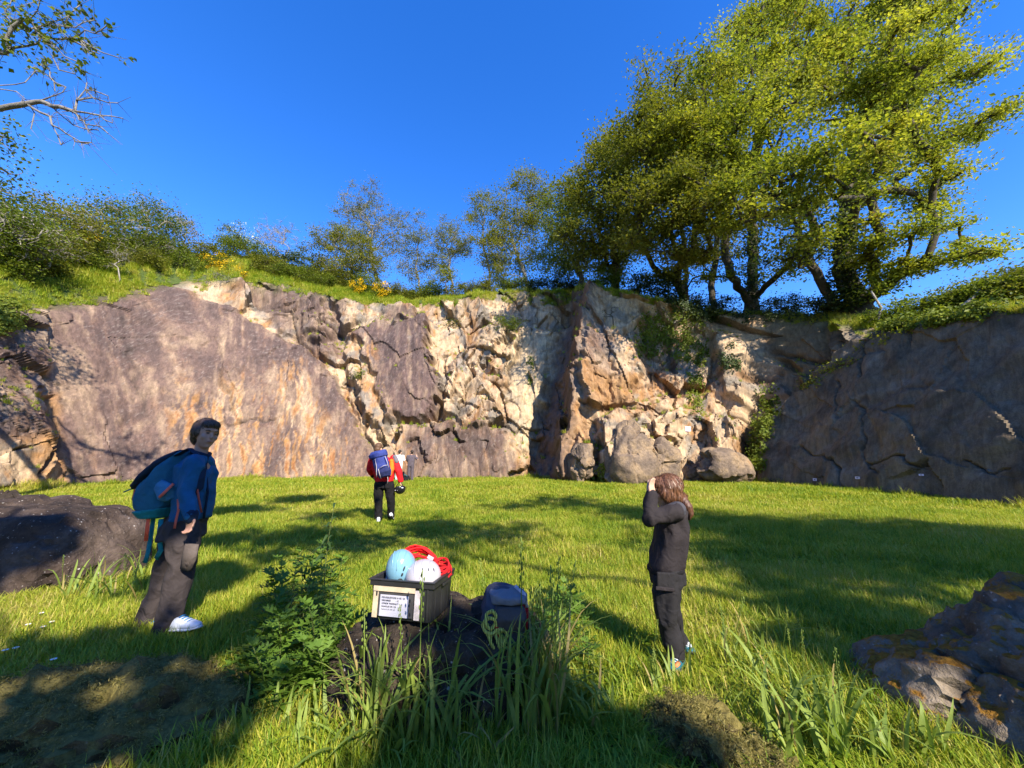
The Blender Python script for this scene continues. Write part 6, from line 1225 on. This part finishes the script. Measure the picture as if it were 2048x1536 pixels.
def leafy_plant(name, label, base, h, nleaf, seed, meshes, lean=(0, 0), group=None, size=1.0, r=.006, cat='plant', t0=.12, pitch=(.1, .7)):
    rng = random.Random(seed); root = empty(name, base); tag(root, label, cat, group); mb = MB(); top = Vector((lean[0], lean[1], h))
    sp = lambda t: Vector((top.x * t * t, top.y * t * t, h * t)) + Vector((.012 * math.sin(5 * t + seed), .012 * math.cos(4 * t + seed), 0))
    mb.tube([sp(t) for t in np.linspace(0, 1, 7)], [r * (1 - .7 * t) for t in np.linspace(0, 1, 7)], 6); mb.build('stem', M_STEM, root)
    for k in range(nleaf):
        t = t0 + (1 - t0) * (k + .5) / nleaf; o = bpy.data.objects.new('leaf', meshes[rng.randrange(len(meshes))]); C.objects.link(o); o.parent = root; o.location = sp(t)
        o.rotation_euler = Euler((rng.uniform(*pitch) * (1 - .3 * t) + .5 * t ** 3, rng.uniform(-.3, .3), k * 2.4 + rng.uniform(-.5, .5)), 'XYZ'); s = size * rng.uniform(.75, 1.25) * (1 - .45 * t ** 2); o.scale = (s, s, s)
    return root
rng0 = random.Random(4)
MG = [(560, 1370, 2.62, .36), (620, 1380, 2.55, .40), (680, 1390, 2.45, .34), (530, 1330, 2.80, .36), (600, 1340, 2.72, .44), (660, 1350, 2.62, .42), (700, 1350, 2.58, .34), (540, 1290, 2.95, .40), (600, 1290, 2.90, .50), (650, 1300, 2.80, .48), (560, 1250, 3.12, .44), (620, 1250, 3.05, .54), (665, 1255, 2.98, .46), (590, 1415, 2.42, .28), (640, 1420, 2.38, .28), (520, 1400, 2.5, .26), (580, 1215, 3.30, .42), (640, 1215, 3.22, .48), (545, 1440, 2.32, .22), (500, 1350, 2.72, .28)]
for i, (px_, py_, Yp, h_) in enumerate(MG):
    b = on_z(px_, py_, 0); b.z = gzf(b.x, b.y) - .01; h_ *= 1.3
    leafy_plant('mugwort', 'mugwort stem with cut leaves in the thicket left of the central boulder', b, h_, 26, 60 + i, LEAFM, (rng0.uniform(-.08, .08), rng0.uniform(-.1, .02)), 'mugwort thicket left of the boulder', 1.55)
for i, (px_, py_, h_) in enumerate([(1110, 1330, .34), (1140, 1300, .40), (1170, 1310, .30), (1120, 1270, .42), (1150, 1260, .38), (1095, 1300, .30), (1180, 1350, .22), (985, 1440, .20), (960, 1420, .16)]):
    b = on_z(px_, py_, 0); b.z = gzf(b.x, b.y) - .01
    leafy_plant('mugwort', 'mugwort stem with cut leaves to the right of the rucksack' if px_ > 1050 else 'small mugwort shoot at the foot of the central boulder', b, h_, 18, 90 + i, LEAFM, (rng0.uniform(-.06, .06), rng0.uniform(-.06, .02)), 'mugwort right of the boulder' if px_ > 1050 else 'mugwort shoots in front of the boulder', 1.3)
b = on_z(642, 1262, 0); b.z = gzf(b.x, b.y); leafy_plant('tall_weed', 'tall dark weed with drooping narrow leaves standing above the mugwort', b, 1.0, 17, 121, LANCE, (.02, -.02), None, 1.0, .007, t0=.45, pitch=(.0, .35))
b = on_z(600, 1300, 0); leafy_plant('tall_weed', 'shorter dark weed beside the tall one in the thicket', b, .62, 12, 122, LANCE, (-.06, -.02), None, .8, .006, t0=.4, pitch=(.0, .4))
# ---- tussocks of tall grass, every blade a part
def blade_mesh(name, h, w, bend, tipfold, mat, seed):
    V, Fc = [], []; m = 8; rng = random.Random(seed); tw = rng.uniform(-.5, .5)
    for i in range(m + 1):
        t = i / m; ww = w * (1 - t ** 2.2) * (.55 + .9 * t if t < .5 else 1) + .0003; y = bend * h * t ** 2.2; z = h * (t - .30 * abs(bend) * t ** 3) - tipfold * h * max(0, t - .7) ** 1.5; a = tw * t
        V += [(-ww * math.cos(a), y - ww * math.sin(a), z), (0, y + ww * .35, z), (ww * math.cos(a), y + ww * math.sin(a), z)]
    for i in range(m):
        o = i * 3; Fc += [(o, o + 1, o + 4, o + 3), (o + 1, o + 2, o + 5, o + 4)]
    m_ = bpy.data.meshes.new(name); m_.from_pydata(V, [], Fc); m_.update(); m_.polygons.foreach_set('use_smooth', np.full(len(m_.polygons), True)); m_.materials.append(mat); return m_
BL = [blade_mesh('blade', 1.0, .0125 * random.Random(k).uniform(.7, 1.2), random.Random(k + 50).uniform(.1, .75), random.Random(k + 70).uniform(0, 1.2), M_BLADE, k) for k in range(9)] + [blade_mesh('blade', 1.0, .009, .35, .3, M_STRAW, 33), blade_mesh('blade', 1.0, .008, .55, .6, M_STRAW, 34)]
def head_mesh(seed):
    """a grass stalk with a seed head"""
    mb = MB(); rng = random.Random(seed); mb.tube([(0, .05 * t * t, t) for t in np.linspace(0, 1, 6)], [.0035, .003, .003, .0028, .0024, .002], 5)
    for k in range(16):
        t = .72 + .28 * k / 16; a = k * 2.4; mb.ell((.010 * math.cos(a), .05 * t * t + .010 * math.sin(a), t), (.004, .004, .014), None, 6, 4)
    m_ = mb.mesh('stalk'); m_.materials.append(M_BLADE); return m_
STK = [head_mesh(k) for k in range(3)]
def tussock(label, spots, h0, h1, seed, nst=0, dry=.1, lean=None, wob=1.0):
    rng = random.Random(seed); c = Vector((sum(p[0] for p in spots) / len(spots), sum(p[1] for p in spots) / len(spots), 0)); c.z = gzf(c.x, c.y); root = empty('grass_tussock', c); tag(root, label, 'tall grass', 'tussocks of tall grass')
    for i, (x, y) in enumerate(spots):
        st_ = i < nst; m_ = STK[rng.randrange(3)] if st_ else (BL[9 + rng.randrange(2)] if rng.random() < dry else BL[rng.randrange(9)])
        o = bpy.data.objects.new('stalk' if st_ else 'blade', m_); C.objects.link(o); o.parent = root; o.location = (x - c.x, y - c.y, -.02); h = rng.uniform(h0, h1) * (1.25 if st_ else 1)
        o.rotation_euler = (rng.gauss(0, .13 * wob), rng.gauss(0, .13 * wob), rng.uniform(0, 6.28) if lean is None else lean + rng.gauss(0, .7)); o.scale = (rng.uniform(.8, 1.25), h, h)
def spots_px(n_, x0, x1, y0, y1, seed):
    rng = random.Random(seed); out = []
    for _ in range(n_):
        p = on_z(rng.uniform(x0, x1), rng.uniform(y0, y1), 0); out.append((p.x, p.y))
    return out
tussock('tall pale-green grass growing up in front of the central boulder', spots_px(170, 695, 910, 1420, 1535, 1), .34, .70, 1, 4, .10, wob=.9)
tussock('dense dark tall grass in front of the rucksack', spots_px(170, 990, 1120, 1380, 1500, 2), .42, .80, 2, 9, .12, wob=.7)
tussock('dry tall stems right of the rucksack', spots_px(40, 1060, 1120, 1380, 1460, 3), .40, .62, 3, 4, .7, wob=.6)
tussock('bright tall grass beside the mossy boulder at lower right', spots_px(95, 1540, 1700, 1440, 1540, 4), .24, .46, 4, 4, .05)
tussock('tall grass against the long boulder at left', spots_px(70, 120, 290, 1165, 1215, 5), .30, .60, 5, 5, .10)
tussock('grass growing over the front of the mossy boulder', spots_px(34, 1740, 1900, 1500, 1545, 6), .16, .34, 6, 0, .1)
tussock('loose grass tuft in shade between rucksack and child', spots_px(70, 1110, 1250, 1370, 1480, 7), .18, .34, 7, 3, .05)
tussock('thin flowering grass in front of the child', spots_px(26, 1290, 1400, 1350, 1400, 8), .16, .34, 8, 3, .1)
tussock('thin flowering grass left of the mossy boulder', spots_px(34, 1450, 1640, 1290, 1390, 9), .18, .42, 9, 8, .1)
tussock('low grass in front of the mugwort thicket', spots_px(70, 440, 690, 1440, 1540, 10), .14, .30, 10, 0, .12)
tussock('broken grass lying across the front of the central boulder', spots_px(90, 690, 980, 1440, 1530, 11), .24, .42, 11, 0, .35, wob=2.2)
# daisies by the left boulder
M_PETAL = plain('daisy_petal', (.78, .78, .76), .6); M_DISC = plain('daisy_disc', (.70, .45, .02), .7)
for i, (px_, py_) in enumerate([(50, 1277), (80, 1282), (98, 1271), (3, 1333), (24, 1328), (100, 1353), (77, 1252)]):
    b = on_z(px_, py_, .02); root = empty('daisy', b); tag(root, 'tiny white daisy in the grass near the left edge', 'daisy', 'daisies in the grass near the left edge')
    mb = MB(); mb.tube([(0, 0, -.02), (0, 0, .10)], .0016, 5); mb.build('stem', M_STEM, root)
    mb = MB()
    for k in range(12):
        a = k * math.pi / 6; d = Vector((math.cos(a), math.sin(a), .15)); sd = Vector((-math.sin(a), math.cos(a), 0)) * .004; p0 = Vector((0, 0, .10)); mb.add([p0 + d * .004 - sd * .5, p0 + d * .004 + sd * .5, p0 + d * .015 + sd, p0 + d * .018, p0 + d * .015 - sd], [(0, 1, 2, 3, 4)])
    mb.build('petals', M_PETAL, root); mb = MB(); mb.ell((0, 0, .102), (.005, .005, .003), None, 8, 5); mb.build('disc', M_DISC, root)

# ================================================================== GRASS
n = NT('meadow_grass'); rn = n.attr('rnd').outputs['Fac']; io = n.n('ShaderNodeObjectInfo').outputs['Random']; big = n.ramp(n.math('ADD', n.math('MULTIPLY', n.noise(.9, n.pos(), 5, .7), .6), n.math('MULTIPLY', n.noise(.22, n.pos(), 2), .4)), [(.34, (0, 0, 0)), (.62, (1, 1, 1))])
fac = n.math('ADD', n.math('MULTIPLY', rn, .45), n.math('ADD', n.math('MULTIPLY', io, .2), n.math('MULTIPLY', big, .45)))
cg = n.ramp(fac, [(.08, (.07, .145, .012)), (.34, (.17, .265, .018)), (.58, (.30, .355, .026)), (.80, (.45, .42, .06)), (.98, (.52, .41, .16))])
M_GRASS = n.done(n.n('ShaderNodeMixShader', {0: .42, 1: n.bsdf(cg, .5, .3), 2: n.n('ShaderNodeBsdfTranslucent', {'Color': n.mix(1.0, cg, (1.15, 1.2, .6), 'MULTIPLY')})}))
proto = bpy.data.collections.new('grass_prototypes')
def tuft(nb, rad, h0, h1, w, seed, broad=0):
    rng = np.random.default_rng(seed); V, Fc, rv = [], [], []
    for k in range(nb):
        a = rng.random() * 6.283; r_ = rad * math.sqrt(rng.random()); x, y = r_ * math.cos(a), r_ * math.sin(a); h = rng.uniform(h0, h1); d = rng.random() * 6.283; be = rng.uniform(.15, .9) * h; cx, cy = math.cos(d), math.sin(d); sx, sy = -cy, cx; ww = w * rng.uniform(.6, 1.3); o = len(V)
        for t in (0, .4, .75):
            wt = ww * (1 - .5 * t); px_, py_, pz_ = x + cx * be * t * t, y + cy * be * t * t, h * (t - .22 * t * t * (be / h)); V += [(px_ - sx * wt, py_ - sy * wt, pz_), (px_ + sx * wt, py_ + sy * wt, pz_)]
        V.append((x + cx * be, y + cy * be, h * (1 - .25 * be / h))); Fc += [(o, o + 1, o + 3, o + 2), (o + 2, o + 3, o + 5, o + 4), (o + 4, o + 5, o + 6)]; rv += [rng.random()] * 3
    for k in range(broad):
        a = rng.random() * 6.283; r_ = rad * math.sqrt(rng.random()); x, y, z = r_ * math.cos(a), r_ * math.sin(a), rng.uniform(.02, .07); s = rng.uniform(.010, .022); d = rng.random() * 6.283; o = len(V); tl = rng.uniform(-.4, .4)
        for q_ in range(6):
            t = q_ * 1.0472 + d; V.append((x + s * math.cos(t), y + s * math.sin(t) * .8, z + s * tl * math.cos(t)))
        Fc.append(tuple(range(o, o + 6))); rv.append(rng.random() * .4)
    m_ = bpy.data.meshes.new('tuft'); m_.from_pydata(V, [], Fc); m_.update(); attr(m_, 'rnd', 'FLOAT', 'FACE', rv); m_.materials.append(M_GRASS); o_ = bpy.data.objects.new(f'tuft_{seed:02d}', m_); proto.objects.link(o_)
for k in range(5): tuft(34, .11, .05, .17, .0032, k)
tuft(20, .10, .04, .11, .003, 5, 16); tuft(26, .12, .06, .22, .0036, 6, 6)
for k in range(7, 10): tuft(44, .24, .06, .17, .0070, k)
for k in range(10, 12): tuft(40, .18, .18, .46, .0090, k)
def scatter(name, label, P, rz, scl, var):
    m_ = bpy.data.meshes.new(name); m_.vertices.add(len(P)); m_.vertices.foreach_set('co', np.asarray(P, np.float32).ravel()); m_.update()
    rot = np.zeros((len(P), 3)); rng = np.random.default_rng(len(P)); rot[:, 2] = rz; rot[:, 0] = rng.normal(0, .1, len(P)); rot[:, 1] = rng.normal(0, .1, len(P))
    attr(m_, 'rot', 'FLOAT_VECTOR', 'POINT', rot); attr(m_, 'scl', 'FLOAT_VECTOR', 'POINT', scl); attr(m_, 'var', 'INT', 'POINT', var)
    o = link(name, m_); tag(o, label, 'grass', kind='stuff'); g = bpy.data.node_groups.new(name, 'GeometryNodeTree'); g.interface.new_socket('Geometry', in_out='INPUT', socket_type='NodeSocketGeometry'); g.interface.new_socket('Geometry', in_out='OUTPUT', socket_type='NodeSocketGeometry')
    gi_, go_ = g.nodes.new('NodeGroupInput'), g.nodes.new('NodeGroupOutput'); ip = g.nodes.new('GeometryNodeInstanceOnPoints'); ci = g.nodes.new('GeometryNodeCollectionInfo'); ci.inputs['Collection'].default_value = proto; ci.inputs['Separate Children'].default_value = True; ci.inputs['Reset Children'].default_value = True
    ip.inputs['Pick Instance'].default_value = True
    def na(nm, ty): q_ = g.nodes.new('GeometryNodeInputNamedAttribute'); q_.data_type = ty; q_.inputs['Name'].default_value = nm; return [s_ for s_ in q_.outputs if s_.enabled][0]
    g.links.new(gi_.outputs[0], ip.inputs['Points']); g.links.new(ci.outputs[0], ip.inputs['Instance']); g.links.new(na('var', 'INT'), ip.inputs['Instance Index']); g.links.new(na('rot', 'FLOAT_VECTOR'), ip.inputs['Rotation']); g.links.new(na('scl', 'FLOAT_VECTOR'), ip.inputs['Scale']); g.links.new(ip.outputs[0], go_.inputs[0])
    md = o.modifiers.new('scatter', 'NODES'); md.node_group = g; return o
rng = np.random.default_rng(12)
# the meadow, inside the foot of the wall and where the camera or a step aside can see
quarry = [(BX[i] + NX[i] * .1, BY[i] + NY[i] * .1) for i in range(0, ncol, 12)]
def cand(n_, y0, y1, xm):
    y = np.sqrt(rng.random(n_) * (y1 ** 2 - y0 ** 2) + y0 ** 2); x = (rng.random(n_) * 2 - 1) * (y * 1.42 + xm); return x, y
xs, ys, vs_, sc = [], [], [], []
for (n_, y0, y1, lo_, hi_, s0, zs) in ((17000, 1.4, 5.5, 0, 7, 1.0, 1.0), (15000, 5.5, 11, 0, 7, 1.25, 1.0), (9000, 9, 16, 7, 10, 1.0, .95), (15000, 14, 26, 7, 10, 1.35, 1.0)):
    x, y = cand(n_, y0, y1, 1.2); k_ = poly_sd(x, y, quarry) > 0; x, y = x[k_], y[k_]; v = rng.integers(lo_, hi_, len(x)); cl_ = noise(np.stack([x * .8, y * .8, 0 * x], 1), 77)
    if hi_ == 7: v = np.where((cl_ > .12) & (rng.random(len(x)) < .55), 5, v)
    hsc = zs * s0 * np.clip(.85 + .55 * noise(np.stack([x * .5, y * .5, 0 * x], 1), 78) + .35 * noise(np.stack([x * 2.1, y * 2.1, 0 * x], 1), 79), .4, 1.6); w_ = s0 * rng.uniform(.85, 1.2, len(x))
    wr_ = np.exp(-(((x + 2.3 + .12 * (y - 7)) / .9) ** 2 + ((y - 7.6) / 2.2) ** 2)); hsc = hsc * (1 - .62 * wr_); xs.append(x); ys.append(y); vs_.append(v); sc.append(np.stack([w_, w_, hsc], 1))
x, y = np.concatenate(xs), np.concatenate(ys); scatter('meadow_grass', 'short lush grass covering the quarry meadow', np.stack([x, y, gz(x, y) - .01], 1), rng.random(len(x)) * 6.283, np.concatenate(sc), np.concatenate(vs_))
# longer fringe along the foot of the wall
m_ = rng.integers(0, ncol, 1500); m_ = m_[BY[m_] > 8]; o_ = rng.random(len(m_)) ** 2 * 1.1; fx, fy = BX[m_] + NX[m_] * (o_ + .15), BY[m_] + NY[m_] * (o_ + .15); hsc = rng.uniform(.4, 1.1, len(m_)) * np.clip(.8 + 1.0 * noise(np.stack([fx * .5, fy * .5, 0 * fx], 1), 80), .3, 1.5)
scatter('fringe_grass', 'longer grass along the foot of the quarry wall', np.stack([fx, fy, gz(fx, fy) - .02], 1), rng.random(len(m_)) * 6.283, np.stack([hsc * 1.1, hsc * 1.1, hsc], 1), rng.integers(10, 12, len(m_)))
# grass on the ground above the wall
pw_ = 1.0 + 2.2 * (tp[cs, 0] < -8) * (tp[cs, 1] > 12); ii = rng.choice(len(cs), 36000, p=pw_ / pw_.sum()); d_ = rng.random(36000) ** 1.2 * 10; ok = (tp[cs[ii], 1] > 9); ii, d_ = ii[ok], d_[ok]; hp_ = np.stack([np.array([np.interp(d_[k_], dd, HSg[:, ii[k_], q_]) for k_ in range(len(ii))]) for q_ in range(3)], 1); hp_[:, 0] += rng.normal(0, .12, len(ii)); hp_[:, 1] += rng.normal(0, .12, len(ii))
hsc = rng.uniform(.4, 1.0, len(ii)) * np.clip(.9 + .9 * noise(hp_ * .5, 83), .35, 1.7); scatter('clifftop_grass', 'rough grass on the slope above the quarry wall', hp_, rng.random(len(ii)) * 6.283, np.stack([hsc * 1.25, hsc * 1.25, hsc], 1), rng.integers(10, 12, len(ii)))
# tufts on the ledges of the wall, wherever the rock lies flat enough to hold soil
fl_ = np.where((cliff_n[:, 2] > .62) & (RR.ravel() > .05) & (RR.ravel() < .995) & (CVf[:, 1] > 10) & (m_ls.ravel() < .5) & (m_rs.ravel() < .5))[0]; fl_ = rng.choice(fl_, 900); hsc = rng.uniform(.25, .7, 900)
scatter('ledge_grass', 'small grass tufts on the ledges of the quarry wall', CVf[fl_], rng.random(900) * 6.283, np.stack([hsc, hsc, hsc], 1), rng.integers(10, 12, 900))
# tufts and roots hanging over the broken rim
nz_ = noise(CVf * .7, 85); fr_ = np.where((RR.ravel() > .90) & (CVf[:, 1] > 9) & (RR.ravel() + .10 * nz_ > .965))[0]; fr_ = rng.choice(fr_, 2600); hsc = rng.uniform(.35, .95, 2600)
scatter('rim_grass', 'shaggy grass hanging over the rim of the quarry wall', CVf[fr_], rng.random(2600) * 6.283, np.stack([hsc, hsc, hsc * rng.uniform(.6, 1.1, 2600)], 1), rng.integers(10, 12, 2600))
